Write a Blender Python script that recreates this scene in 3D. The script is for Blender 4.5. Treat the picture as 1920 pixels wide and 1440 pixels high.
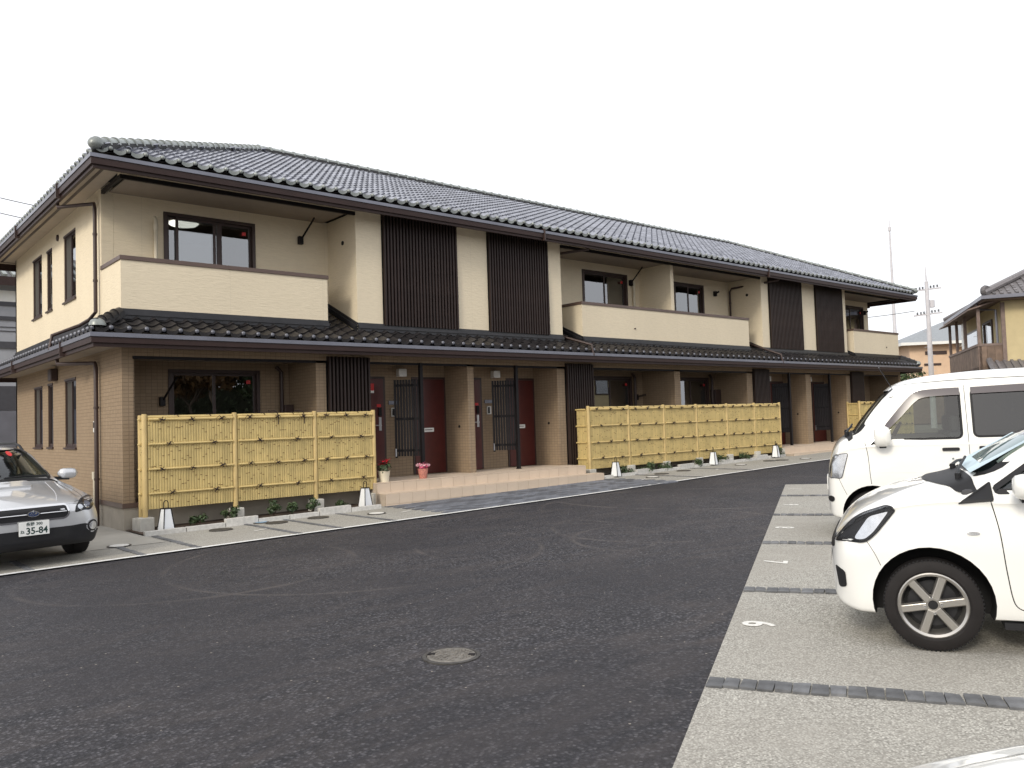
import bpy, bmesh, math, random
import numpy as np
from mathutils import Vector, Matrix, Euler
from mathutils.bvhtree import BVHTree

for _o in list(bpy.data.objects):
    bpy.data.objects.remove(_o, do_unlink=True)
scene = bpy.context.scene
COL = scene.collection
random.seed(7)
R = math.radians

# ------------------------------------------------------------------ camera
YAW, PITCH, ROLL, FPX = 0.7126283, 0.0441701, -0.0321114, 1535.317
CAM = Vector((-3.900202, -14.216726, 1.6))
_fw = Vector((math.sin(YAW) * math.cos(PITCH), math.cos(YAW) * math.cos(PITCH), math.sin(PITCH)))
_r0 = Vector((math.cos(YAW), -math.sin(YAW), 0.0))
_u0 = _r0.cross(_fw)
_c, _s = math.cos(ROLL), math.sin(ROLL)
_ri = _c * _r0 + _s * _u0
_up = -_s * _r0 + _c * _u0
cam_data = bpy.data.cameras.new('camera')
cam = bpy.data.objects.new('camera', cam_data)
COL.objects.link(cam)
cam.matrix_world = Matrix(((_ri.x, _up.x, -_fw.x, CAM.x), (_ri.y, _up.y, -_fw.y, CAM.y), (_ri.z, _up.z, -_fw.z, CAM.z), (0, 0, 0, 1)))
cam_data.sensor_fit = 'HORIZONTAL'
cam_data.sensor_width = 36.0
cam_data.lens = 36.0 * FPX / 1920.0
cam_data.clip_end = 3000.0
cam_data.clip_start = 0.05
scene.camera = cam

# ------------------------------------------------------------------ sky, sun, exposure
SUN_DIR = Vector((-0.84, -0.30, 0.50)).normalized()      # from the ground towards the sun
world = bpy.data.worlds.new('World')
scene.world = world
world.use_nodes = True
wn, wl = world.node_tree.nodes, world.node_tree.links
wn.clear()
w_out = wn.new('ShaderNodeOutputWorld')
w_bg = wn.new('ShaderNodeBackground')
w_sky = wn.new('ShaderNodeTexSky')
w_sky.sky_type = 'NISHITA'
w_sky.sun_disc = False
w_sky.sun_elevation = math.asin(SUN_DIR.z)
w_sky.sun_rotation = math.atan2(SUN_DIR.x, SUN_DIR.y)
w_sky.air_density = 1.0
w_sky.dust_density = 6.0
w_mix = wn.new('ShaderNodeMix')                 # a thin even cloud sheet in front of the blue
w_mix.data_type = 'RGBA'
w_mix.inputs['Factor'].default_value = 0.86
w_mix.inputs['B'].default_value = (9.3, 9.4, 9.7, 1.0)
wl.new(w_sky.outputs['Color'], w_mix.inputs['A'])
wl.new(w_mix.outputs['Result'], w_bg.inputs['Color'])
w_bg.inputs['Strength'].default_value = 0.13
wl.new(w_bg.outputs['Background'], w_out.inputs['Surface'])

sun_data = bpy.data.lights.new('sun', 'SUN')
sun_data.energy = 1.6
sun_data.angle = R(14)
sun_data.color = (1.0, 0.93, 0.80)
sun = bpy.data.objects.new('sun', sun_data)
COL.objects.link(sun)
sun.rotation_euler = SUN_DIR.to_track_quat('Z', 'Y').to_euler()
sun.location = (-20, -15, 25)

scene.view_settings.view_transform = 'Standard'
scene.view_settings.look = 'None'
scene.view_settings.gamma = 1.0
scene.view_settings.use_curve_mapping = False
scene.view_settings.exposure = 0.18

# ------------------------------------------------------------------ helpers
def gz(x, y):
    """height of the gently sloping ground"""
    x = max(-15.0, min(38.0, x)); y = max(-25.0, min(12.0, y))
    return 0.012 * x - 0.005 * (y + 0.4)

class MB:
    def __init__(self):
        self.v = []; self.f = []; self.m = []; self.mi = 0
    def add(self, vs, fs, mi=None):
        b = len(self.v); self.v.extend([tuple(p) for p in vs])
        mi = self.mi if mi is None else mi
        for f in fs:
            self.f.append(tuple(i + b for i in f)); self.m.append(mi)
        return self
    def box(self, x0, y0, z0, x1, y1, z1, mi=None, M=None):
        vs = [Vector((x, y, z)) for z in (z0, z1) for y in (y0, y1) for x in (x0, x1)]
        if M is not None: vs = [M @ p for p in vs]
        return self.add(vs, [(0, 2, 3, 1), (4, 5, 7, 6), (0, 1, 5, 4), (2, 6, 7, 3), (0, 4, 6, 2), (1, 3, 7, 5)], mi)
    def quad(self, a, b, c, d, mi=None):
        return self.add([a, b, c, d], [(0, 1, 2, 3)], mi)
    def bar(self, p0, p1, w, h, mi=None, up=Vector((0, 0, 1))):
        p0, p1 = Vector(p0), Vector(p1); d = (p1 - p0).normalized()
        s = d.cross(up)
        if s.length < 1e-4: s = d.cross(Vector((1, 0, 0)))
        s.normalize(); t = s.cross(d)
        vs = []
        for p in (p0, p1):
            for a, b in ((-1, -1), (1, -1), (1, 1), (-1, 1)):
                vs.append(p + s * (a * w / 2) + t * (b * h / 2))
        return self.add(vs, [(3, 2, 1, 0), (4, 5, 6, 7), (0, 1, 5, 4), (1, 2, 6, 5), (2, 3, 7, 6), (3, 0, 4, 7)], mi)
    def tube(self, pts, r, n=8, mi=None, cap=True):
        pts = [Vector(p) for p in pts]; rs = r if isinstance(r, (list, tuple)) else [r] * len(pts)
        vs = []; fs = []
        ref = None
        for i, p in enumerate(pts):
            d = (pts[min(i + 1, len(pts) - 1)] - pts[max(i - 1, 0)]).normalized()
            if ref is None:
                ref = d.cross(Vector((0, 0, 1)))
                if ref.length < 1e-3: ref = d.cross(Vector((1, 0, 0)))
            s = (ref - d * ref.dot(d))
            if s.length < 1e-4: s = d.orthogonal()
            s.normalize(); ref = s; t = d.cross(s)
            for k in range(n):
                a = 2 * math.pi * k / n
                vs.append(p + (s * math.cos(a) + t * math.sin(a)) * rs[i])
        for i in range(len(pts) - 1):
            for k in range(n):
                k2 = (k + 1) % n
                fs.append((i * n + k, i * n + k2, (i + 1) * n + k2, (i + 1) * n + k))
        if cap:
            fs.append(tuple(range(n - 1, -1, -1))); fs.append(tuple((len(pts) - 1) * n + k for k in range(n)))
        return self.add(vs, fs, mi)
    def lathe(self, prof, n=16, M=None, mi=None, closed=False):
        """profile of (r, z) turned round z"""
        vs = []; fs = []
        for r, z in prof:
            for k in range(n):
                a = 2 * math.pi * k / n; p = Vector((r * math.cos(a), r * math.sin(a), z))
                vs.append(M @ p if M is not None else p)
        m = len(prof)
        for i in range(m if closed else m - 1):
            j = (i + 1) % m
            for k in range(n):
                k2 = (k + 1) % n
                fs.append((i * n + k, i * n + k2, j * n + k2, j * n + k))
        return self.add(vs, fs, mi)
    def prism(self, poly, h, M=None, mi=None):
        """polygon in xy pushed up by h"""
        n = len(poly)
        vs = [Vector((p[0], p[1], 0)) for p in poly] + [Vector((p[0], p[1], h)) for p in poly]
        if M is not None: vs = [M @ p for p in vs]
        fs = [tuple(range(n - 1, -1, -1)), tuple(range(n, 2 * n))] + [(i, (i + 1) % n, n + (i + 1) % n, n + i) for i in range(n)]
        return self.add(vs, fs, mi)
    def mesh(self, name, mats, smooth=False, angle=None):
        me = bpy.data.meshes.new(name)
        me.from_pydata(self.v, [], self.f)
        for m in (mats if isinstance(mats, (list, tuple)) else [mats]): me.materials.append(m)
        if len(me.materials) > 1: me.polygons.foreach_set('material_index', self.m)
        if smooth or angle:
            me.polygons.foreach_set('use_smooth', [True] * len(me.polygons))
            if angle: me.set_sharp_from_angle(angle=R(angle))
        me.update()
        return me
    def build(self, name, mats, parent=None, smooth=False, angle=None, bevel=0, kind=None, label=None, loc=None, rot=None):
        o = put(name, self.mesh(name, mats, smooth, angle), parent, loc, rot)
        if bevel:
            b = o.modifiers.new('bevel', 'BEVEL'); b.width = bevel; b.segments = 2; b.limit_method = 'ANGLE'
        if kind: o['kind'] = kind
        if label: o['label'] = label
        return o

def put(name, me, parent=None, loc=None, rot=None, mat=None):
    o = bpy.data.objects.new(name, me); COL.objects.link(o)
    if parent is not None: o.parent = parent
    if mat is not None: o.matrix_local = mat
    else:
        if loc is not None: o.location = loc
        if rot is not None: o.rotation_euler = rot
    return o

def thing(name, label, cat, loc=(0, 0, 0), rot=(0, 0, 0), group=None):
    o = bpy.data.objects.new(name, None); COL.objects.link(o)
    o.empty_display_size = 0.2
    o.location = loc; o.rotation_euler = rot; o['label'] = label; o['category'] = cat
    if group: o['group'] = group
    return o

def tag(o, label, cat, group=None):
    o['label'] = label; o['category'] = cat
    if group: o['group'] = group
    return o

def struct(o):
    o['kind'] = 'structure'; return o

def copy_tree(o, parent=None):
    c = o.copy(); COL.objects.link(c); c.parent = parent
    for ch in list(o.children): copy_tree(ch, c)
    return c

def rounded(poly, r, n=5):
    """round the corners of a 2-D polygon"""
    out = []; m = len(poly)
    for i in range(m):
        p0, p1, p2 = Vector(poly[i - 1]), Vector(poly[i]), Vector(poly[(i + 1) % m])
        rr = r[i] if isinstance(r, (list, tuple)) else r
        a = (p0 - p1); b = (p2 - p1); k = min(rr, a.length * 0.48, b.length * 0.48)
        a = p1 + a.normalized() * k; b = p1 + b.normalized() * k
        for j in range(n + 1):
            t = j / n
            out.append(tuple(a * (1 - t) ** 2 + p1 * (2 * t * (1 - t)) + b * t ** 2))
    return out

def text_mesh(s, size, depth=0.002, offset=0.0, align='CENTER'):
    cu = bpy.data.curves.new('text', 'FONT'); cu.body = s; cu.size = size; cu.extrude = depth
    cu.align_x = align; cu.align_y = 'CENTER'; cu.offset = offset; cu.resolution_u = 3
    o = bpy.data.objects.new('text', cu); COL.objects.link(o)
    dg = bpy.context.evaluated_depsgraph_get()
    me = bpy.data.meshes.new_from_object(o.evaluated_get(dg))
    bpy.data.objects.remove(o); bpy.data.curves.remove(cu)
    return me

# ------------------------------------------------------------------ materials
class NT:
    def __init__(self, name):
        self.mat = bpy.data.materials.new(name); self.mat.use_nodes = True
        self.n = self.mat.node_tree.nodes; self.l = self.mat.node_tree.links
        self.b = self.n['Principled BSDF']; self.out = self.n['Material Output']
        self.co = self.n.new('ShaderNodeTexCoord')
    def node(self, t, **kw):
        nd = self.n.new(t)
        for k, v in kw.items(): setattr(nd, k, v)
        return nd
    def link(self, a, b): self.l.new(a, b)
    def mapping(self, scale=(1, 1, 1), space='Object'):
        m = self.node('ShaderNodeMapping'); m.inputs['Scale'].default_value = scale
        self.link(self.co.outputs[space], m.inputs['Vector']); return m.outputs['Vector']
    def noise(self, scale, vec=None, detail=4, rough=0.55, dist=0.0):
        n = self.node('ShaderNodeTexNoise'); n.inputs['Scale'].default_value = scale
        n.inputs['Detail'].default_value = detail; n.inputs['Roughness'].default_value = rough; n.inputs['Distortion'].default_value = dist
        self.link(vec if vec is not None else self.co.outputs['Object'], n.inputs['Vector']); return n.outputs['Fac']
    def vor(self, scale, vec=None, feature='F1', out='Distance'):
        n = self.node('ShaderNodeTexVoronoi', feature=feature); n.inputs['Scale'].default_value = scale
        self.link(vec if vec is not None else self.co.outputs['Object'], n.inputs['Vector']); return n.outputs[out]
    def ramp(self, fac, stops, interp='LINEAR'):
        r = self.node('ShaderNodeValToRGB'); cr = r.color_ramp; cr.interpolation = interp
        while len(cr.elements) < len(stops): cr.elements.new(0.5)
        for e, (p, c) in zip(cr.elements, stops):
            e.position = p; e.color = (c, c, c, 1) if isinstance(c, (int, float)) else (*c, 1)
        self.link(fac, r.inputs['Fac']); return r.outputs['Color']
    def math(self, op, a, b=None, c=None, clamp=False):
        m = self.node('ShaderNodeMath', operation=op); m.use_clamp = clamp
        for i, v in enumerate((a, b, c)):
            if v is None: continue
            if isinstance(v, (int, float)): m.inputs[i].default_value = v
            else: self.link(v, m.inputs[i])
        return m.outputs[0]
    def mix(self, fac, a, b, mode='MIX'):
        m = self.node('ShaderNodeMix', data_type='RGBA', blend_type=mode)
        for nm, v in (('Factor', fac), ('A', a), ('B', b)):
            s = [i for i in m.inputs if i.name == nm and i.enabled and (i.type == ('VALUE' if nm == 'Factor' else 'RGBA'))][0]
            if isinstance(v, (int, float)): s.default_value = v
            elif isinstance(v, tuple): s.default_value = (*v, 1)
            else: self.link(v, s)
        return [o for o in m.outputs if o.type == 'RGBA'][0]
    def bump(self, h, strength=0.4, dist=0.01):
        b = self.node('ShaderNodeBump'); b.inputs['Strength'].default_value = strength; b.inputs['Distance'].default_value = dist
        self.link(h, b.inputs['Height']); self.link(b.outputs['Normal'], self.b.inputs['Normal']); return b
    def base(self, c):
        if isinstance(c, tuple): self.b.inputs['Base Color'].default_value = (*c, 1)
        else: self.link(c, self.b.inputs['Base Color'])
    def set(self, rough=0.5, metal=0.0, spec=None, coat=None):
        if isinstance(rough, (int, float)): self.b.inputs['Roughness'].default_value = rough
        else: self.link(rough, self.b.inputs['Roughness'])
        self.b.inputs['Metallic'].default_value = metal
        if spec is not None: self.b.inputs['Specular IOR Level'].default_value = spec
        if coat is not None:
            self.b.inputs['Coat Weight'].default_value = coat; self.b.inputs['Coat Roughness'].default_value = 0.04
        return self.mat

def plain(name, col, rough=0.5, metal=0.0, var=0.12, nscale=6.0, bump=0.0, bscale=40.0, spec=None, coat=None, rnd=0.0):
    """one colour with uneven wear, optionally different from piece to piece"""
    t = NT(name)
    f = t.noise(nscale, detail=5)
    lo = tuple(c * (1 - var) for c in col); hi = tuple(min(1, c * (1 + var)) for c in col)
    c = t.ramp(f, [(0.3, lo), (0.7, hi)])
    if rnd:
        oi = t.node('ShaderNodeObjectInfo'); gi = t.node('ShaderNodeNewGeometry')
        s = t.math('FRACT', t.math('ADD', oi.outputs['Random'], gi.outputs['Random Per Island']))
        v = t.math('MULTIPLY_ADD', s, 2 * rnd, 1 - rnd)
        hs = t.node('ShaderNodeHueSaturation'); t.link(v, hs.inputs['Value']); t.link(c, hs.inputs['Color']); c = hs.outputs['Color']
    t.base(c)
    if bump: t.bump(t.noise(bscale, detail=3), bump, 0.004)
    return t.set(rough, metal, spec, coat)

M = {}
def siding(name, col):
    t = NT(name)
    mp = t.mapping((2.2, 2.2, 11.0))
    a = t.noise(3.0, mp, detail=6, rough=0.6, dist=0.6)
    st = t.noise(1.0, t.mapping((0.7, 0.7, 0.25)), detail=3)
    c = t.ramp(st, [(0.3, tuple(k * 0.93 for k in col)), (0.7, col)])
    c2 = t.mix(t.ramp(a, [(0.38, 0.30), (0.58, 0.0)]), c, tuple(k * 0.8 for k in col))
    # narrow vertical butt joints between the boards
    mpx = t.node('ShaderNodeSeparateXYZ'); t.link(t.co.outputs['Object'], mpx.inputs[0])
    sx = t.math('FRACT', t.math('MULTIPLY', t.math('ADD', mpx.outputs['X'], mpx.outputs['Y']), 1 / 1.82))
    j = t.math('LESS_THAN', sx, 0.005)
    c3 = t.mix(t.math('MULTIPLY', j, 0.35), c2, tuple(k * 0.7 for k in col))
    t.base(c3); t.bump(a, 0.55, 0.013)
    return t.set(0.75, spec=0.25)
M['cream'] = siding('cream_siding', (0.76, 0.665, 0.50))

def brick_siding(name, c1, c2, mortar):
    t = NT(name)
    sep = t.node('ShaderNodeSeparateXYZ'); t.link(t.co.outputs['Object'], sep.inputs[0])
    cmb = t.node('ShaderNodeCombineXYZ')
    t.link(t.math('ADD', sep.outputs['X'], sep.outputs['Y']), cmb.inputs['X']); t.link(sep.outputs['Z'], cmb.inputs['Y'])
    b = t.node('ShaderNodeTexBrick'); t.link(cmb.outputs[0], b.inputs['Vector'])
    b.offset = 0.0
    b.inputs['Scale'].default_value = 1.0; b.inputs['Brick Width'].default_value = 0.098; b.inputs['Row Height'].default_value = 0.062
    b.inputs['Mortar Size'].default_value = 0.0045; b.inputs['Mortar Smooth'].default_value = 0.2
    b.inputs['Color1'].default_value = (*c1, 1); b.inputs['Color2'].default_value = (*c2, 1); b.inputs['Mortar'].default_value = (*mortar, 1)
    n = t.noise(2.0, detail=5)
    c = t.mix(t.ramp(n, [(0.35, 0.22), (0.65, 0.0)]), b.outputs['Color'], tuple(k * 0.75 for k in c1))
    t.base(c)
    h = t.math('SUBTRACT', t.math('MULTIPLY', t.noise(35, detail=3), 0.3), b.outputs['Fac'])
    t.bump(h, 0.6, 0.006)
    return t.set(0.8, spec=0.25)
M['brick'] = brick_siding('brown_tile_siding', (0.315, 0.235, 0.158), (0.280, 0.207, 0.138), (0.200, 0.150, 0.102))
M['stone_base'] = plain('foundation_render', (0.40, 0.36, 0.30), 0.9, var=0.12, nscale=3, bump=0.3, bscale=80)
M['dkbrown'] = plain('dark_brown_metal', (0.050, 0.031, 0.027), 0.42, var=0.15, nscale=3, spec=0.4)
M['lattice'] = plain('dark_brown_lattice', (0.030, 0.020, 0.018), 0.5, var=0.2, nscale=3, rnd=0.12, spec=0.25)
M['gutter'] = plain('grey_gutter', (0.17, 0.175, 0.21), 0.35, metal=0.35, var=0.12, nscale=2)
M['fascia'] = plain('fascia_brown', (0.034, 0.019, 0.017), 0.5, var=0.12, nscale=3, spec=0.25)
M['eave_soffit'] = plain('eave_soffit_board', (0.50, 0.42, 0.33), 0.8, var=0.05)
M['soffit'] = plain('soffit_board', (0.30, 0.25, 0.20), 0.8, var=0.05)  # recess shade put into the colour: darker copy of the eave board
M['cap'] = plain('parapet_cap', (0.105, 0.068, 0.055), 0.4, var=0.1, nscale=3)
M['black'] = plain('black_trim', (0.013, 0.011, 0.012), 0.5, var=0.2, spec=0.2)
M['flash'] = plain('black_flashing', (0.030, 0.030, 0.034), 0.38, var=0.2, metal=0.2)
M['door'] = plain('red_brown_door', (0.075, 0.013, 0.011), 0.38, var=0.15, nscale=8)
M['white'] = plain('white_plastic', (0.75, 0.75, 0.72), 0.45, var=0.04)
M['cream_pipe'] = plain('cream_pipe', (0.62, 0.56, 0.44), 0.45, var=0.05)
M['steel'] = plain('brushed_steel', (0.55, 0.55, 0.56), 0.3, metal=0.9, var=0.08)
M['red'] = plain('red_sticker', (0.55, 0.02, 0.02), 0.4, var=0.05)
M['interior'] = plain('room_wall', (0.30, 0.27, 0.23), 0.9, var=0.05)
M['rolltile'] = None

def tile_mat(name, col, rough, metal):
    t = NT(name)
    oi = t.node('ShaderNodeObjectInfo'); gi = t.node('ShaderNodeNewGeometry')
    s = t.math('FRACT', t.math('ADD', oi.outputs['Random'], gi.outputs['Random Per Island']))
    v = t.math('MULTIPLY_ADD', s, 0.5, 0.75)
    n = t.noise(9, detail=5)
    c = t.ramp(n, [(0.3, tuple(k * 0.8 for k in col)), (0.7, tuple(k * 1.2 for k in col))])
    hs = t.node('ShaderNodeHueSaturation'); t.link(v, hs.inputs['Value']); t.link(c, hs.inputs['Color'])
    t.base(hs.outputs['Color'])
    r = t.math('MULTIPLY_ADD', n, 0.18, rough - 0.09)
    t.bump(t.noise(60, detail=3), 0.15, 0.002)
    return t.set(r, metal, spec=0.5)
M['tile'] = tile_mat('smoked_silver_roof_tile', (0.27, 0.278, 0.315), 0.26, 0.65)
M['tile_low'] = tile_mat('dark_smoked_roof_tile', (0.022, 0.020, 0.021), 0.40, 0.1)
M['ball'] = plain('silver_tile_end', (0.14, 0.145, 0.17), 0.38, metal=0.3, var=0.12, nscale=12)
M['ridge'] = tile_mat('silver_ridge_tile', (0.25, 0.27, 0.26), 0.36, 0.2)
M['deck'] = plain('roof_underlay', (0.03, 0.03, 0.032), 0.7)

def glass(name, tint=(0.50, 0.52, 0.52), ior=2.9, rough=0.0):
    t = NT(name); t.n.remove(t.b)
    tr = t.node('ShaderNodeBsdfTransparent'); tr.inputs['Color'].default_value = (*tint, 1)
    gl = t.node('ShaderNodeBsdfGlossy'); gl.inputs['Roughness'].default_value = rough; gl.inputs['Color'].default_value = (0.95, 0.97, 1.0, 1)
    lw = t.node('ShaderNodeLayerWeight'); lw.inputs['Blend'].default_value = 0.5; f0 = ((ior - 1) / (ior + 1)) ** 2
    fr = t.math('MULTIPLY_ADD', t.math('POWER', lw.outputs['Facing'], 5.0), 1 - f0, f0)      # the same from both sides
    bm = t.node('ShaderNodeBump'); bm.inputs['Strength'].default_value = 0.02; bm.inputs['Distance'].default_value = 0.02
    t.link(t.noise(1.3, detail=2), bm.inputs['Height']); t.link(bm.outputs['Normal'], gl.inputs['Normal'])
    mx = t.node('ShaderNodeMixShader'); t.link(fr, mx.inputs[0]); t.link(tr.outputs[0], mx.inputs[1]); t.link(gl.outputs[0], mx.inputs[2])
    t.link(mx.outputs[0], t.out.inputs['Surface'])
    return t.mat
M['glass'] = glass('window_glass')
M['carglass'] = glass('car_glass', (0.52, 0.58, 0.55), 1.75)
M['privacy'] = glass('dark_privacy_glass', (0.07, 0.075, 0.08), 1.8)
# ================================================================== THE SETTING: ground, drive, bays
def asphalt_mat():
    t = NT('asphalt')
    P = t.co.outputs['Object']
    v = t.node('ShaderNodeTexVoronoi', feature='F1'); v.inputs['Scale'].default_value = 50.0; t.link(P, v.inputs['Vector'])
    vs = t.node('ShaderNodeSeparateColor'); t.link(v.outputs['Color'], vs.inputs[0]); fine = v.outputs['Distance']
    fine2 = t.noise(60, P, detail=5, rough=0.75)
    big = t.noise(0.35, P, detail=5, rough=0.6)
    mid = t.noise(1.6, t.mapping((0.55, 1.6, 1.0)), detail=6, rough=0.65, dist=1.2)
    c = t.ramp(vs.outputs[0], [(0.0, (0.016, 0.016, 0.020)), (0.30, (0.036, 0.035, 0.042)), (0.70, (0.068, 0.066, 0.077)), (1.0, (0.160, 0.155, 0.168))])
    c = t.mix(t.ramp(fine, [(0.30, 0.0), (0.65, 0.7)]), c, (0.012, 0.012, 0.015))
    c = t.mix(t.ramp(mid, [(0.42, 0.0), (0.72, 0.6)]), c, (0.095, 0.082, 0.080))
    c = t.mix(t.ramp(big, [(0.38, 0.6), (0.6, 0.0)]), c, (0.027, 0.026, 0.032))
    # pale grit
    g = t.node('ShaderNodeTexVoronoi', feature='F1'); g.inputs['Scale'].default_value = 9.0; t.link(P, g.inputs['Vector'])
    gg = t.math('LESS_THAN', g.outputs['Distance'], 0.065)
    sel = t.node('ShaderNodeSeparateColor'); t.link(g.outputs['Color'], sel.inputs[0])
    gg = t.math('MULTIPLY', gg, t.math('GREATER_THAN', sel.outputs[0], 0.55))
    c = t.mix(t.math('MULTIPLY', gg, 0.8), c, (0.42, 0.38, 0.33))
    # scuffed tyre arcs left by turning cars
    arcs = None
    for cx, cy, r, wd in ((3.2, -6.4, 1.55, 0.05), (5.2, -6.9, 1.6, 0.05), (7.4, -5.6, 2.5, 0.07), (1.2, -5.4, 2.2, 0.05), (4.4, -7.6, 1.25, 0.05), (9.5, -4.5, 3.2, 0.08), (-0.5, -4.6, 1.8, 0.06)):
        d = t.node('ShaderNodeVectorMath', operation='DISTANCE'); t.link(P, d.inputs[0]); d.inputs[1].default_value = (cx, cy, 0.05)
        a = t.math('SUBTRACT', 1.0, t.math('DIVIDE', t.math('ABSOLUTE', t.math('SUBTRACT', d.outputs['Value'], r)), wd), clamp=True)
        arcs = a if arcs is None else t.math('MAXIMUM', arcs, a)
    am = t.math('MULTIPLY', arcs, t.ramp(t.noise(0.9, P, detail=3), [(0.40, 0.0), (0.66, 0.45)]))
    c = t.mix(am, c, (0.15, 0.130, 0.120))
    t.base(c)
    h = t.math('ADD', t.math('MULTIPLY', fine, 0.6), fine2)
    t.bump(h, 0.9, 0.014)
    return t.set(t.math('MULTIPLY_ADD', mid, 0.25, 0.55), spec=0.35)

def washed_mat(name, lo, hi, stain):
    t = NT(name); P = t.co.outputs['Object']
    v = t.node('ShaderNodeTexVoronoi', feature='F1'); v.inputs['Scale'].default_value = 95.0; t.link(P, v.inputs['Vector'])
    sel = t.node('ShaderNodeSeparateColor'); t.link(v.outputs['Color'], sel.inputs[0])
    c = t.ramp(sel.outputs[0], [(0.0, tuple(k * 0.55 for k in lo)), (0.25, lo), (0.7, hi), (1.0, tuple(min(1, k * 1.35) for k in hi))])
    c = t.mix(t.ramp(v.outputs['Distance'], [(0.3, 0.0), (0.62, 0.6)]), c, tuple(k * 0.62 for k in lo))
    big = t.noise(0.8, P, detail=6, rough=0.6)
    c = t.mix(t.ramp(big, [(0.38, 0.55), (0.62, 0.0)]), c, stain)
    c = t.mix(t.ramp(t.noise(2.6, P, detail=5), [(0.5, 0.0), (0.75, 0.3)]), c, (0.42, 0.40, 0.36))
    t.base(c)
    t.bump(t.math('SUBTRACT', 1.0, v.outputs['Distance']), 0.5, 0.006)
    return t.set(0.85, spec=0.25)

M['asphalt'] = asphalt_mat()
M['washed'] = washed_mat('washed_aggregate_concrete', (0.35, 0.335, 0.30), (0.51, 0.495, 0.45), (0.33, 0.31, 0.275))
M['slab'] = plain('smooth_concrete', (0.42, 0.40, 0.355), 0.85, var=0.13, nscale=1.1, bump=0.15, bscale=90)
M['soil'] = plain('terrain_soil', (0.16, 0.14, 0.11), 0.95, var=0.25, nscale=0.4, bump=0.4, bscale=20)
M['bed'] = plain('planting_bed_soil', (0.07, 0.045, 0.03), 0.95, var=0.35, nscale=9, bump=0.8, bscale=60)
M['line'] = plain('white_road_paint', (0.78, 0.78, 0.77), 0.6, var=0.10, nscale=14)
M['paint'] = plain('stencil_paint', (0.74, 0.73, 0.69), 0.6, var=0.14, nscale=30)
M['cobble'] = plain('dark_split_granite', (0.125, 0.128, 0.135), 0.75, var=0.30, nscale=12, bump=0.7, bscale=45, rnd=0.28)
M['paver'] = plain('blue_grey_paver', (0.145, 0.155, 0.18), 0.7, var=0.20, nscale=8, bump=0.4, bscale=60, rnd=0.38)
M['granite'] = plain('pale_granite', (0.52, 0.51, 0.485), 0.8, var=0.16, nscale=18, bump=0.5, bscale=70, rnd=0.08)
M['ptile'] = plain('sandy_porch_tile', (0.585, 0.475, 0.37), 0.6, var=0.06, nscale=3, rnd=0.05)
M['grout'] = plain('tile_grout', (0.42, 0.35, 0.28), 0.9)
M['iron'] = plain('cast_iron', (0.085, 0.08, 0.075), 0.55, metal=0.5, var=0.35, nscale=25, bump=0.6, bscale=120)
M['blue'] = plain('faded_blue_paint', (0.18, 0.30, 0.42), 0.6, var=0.15)

def sheet(name, poly, dz, mat):
    """a flat sheet that follows the slope of the ground"""
    b = MB(); b.add([(x, y, gz(x, y) + dz) for x, y in poly], [tuple(range(len(poly)))])
    return struct(b.build(name, mat))

# terrain to the horizon
b = MB(); xs = [-900, -300, -100, -40, -15, 0, 15, 38, 60, 120, 300, 900]; ys = [-900, -300, -100, -50, -25, -10, 0, 12, 40, 120, 300, 900]
for y in ys:
    for x in xs: b.v.append((x, y, gz(x, y) - 0.03))
nx = len(xs)
for j in range(len(ys) - 1):
    for i in range(nx - 1):
        b.f.append((j * nx + i, j * nx + i + 1, (j + 1) * nx + i + 1, (j + 1) * nx + i)); b.m.append(0)
struct(b.build('ground', M['soil']))

sheet('asphalt_drive', [(-15, -25), (38, -25), (38, -2.6), (16, -2.62), (12.2, -2.76), (8.3, -2.96), (3, -3.02), (-15, -3.02)], -0.008, M['asphalt'])

# --- parking bays on the right: edge runs along E_, bays run along N_
A_ = Vector((0.02, -11.30)); E_ = Vector((0.8767, 0.4810)); N_ = Vector((0.4810, -0.8767))
def lot(s, n):
    p = A_ + E_ * s + N_ * n
    return p.x, p.y
bays = sheet('parking_bays', [lot(-14, 0), lot(12.25, 0), lot(12.25, 5.6), lot(-14, 5.6)], 0.006, M['washed'])
ROT_LOT = math.atan2(N_.y, N_.x)
cob = []
for k in range(5):
    b = MB(); rr = random.Random(k)
    lx, ly, h = 0.084, 0.150, 0.02
    j = lambda a: rr.uniform(-a, a)
    top = [(-lx / 2 + j(.006), -ly / 2 + j(.010), h + j(.004)), (lx / 2 + j(.006), -ly / 2 + j(.010), h + j(.004)), (lx / 2 + j(.006), ly / 2 + j(.010), h + j(.004)), (-lx / 2 + j(.006), ly / 2 + j(.010), h + j(.004)), (j(.015), j(.03), h + .006 + j(.003))]
    bot = [(-lx / 2, -ly / 2, -.03), (lx / 2, -ly / 2, -.03), (lx / 2, ly / 2, -.03), (-lx / 2, ly / 2, -.03)]
    b.add(top + bot, [(0, 1, 4), (1, 2, 4), (2, 3, 4), (3, 0, 4), (5, 6, 1, 0), (6, 7, 2, 1), (7, 8, 3, 2), (8, 5, 0, 3)])
    cob.append(b.mesh('cobble', M['cobble']))
for s0, nmax in ((0.0, 4.6), (2.5, 3.6), (5.02, 3.2), (7.52, 3.0), (10.1, 3.0), (-2.5, 2.4)):
    n = 0.05
    while n < nmax:
        x, y = lot(s0 + random.uniform(-.008, .008), n)
        put('cobble', random.choice(cob), bays, (x, y, gz(x, y) + 0.000), (0, 0, ROT_LOT + random.uniform(-.04, .04) + (math.pi if random.random() < .5 else 0)))
        n += 0.0935

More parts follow.
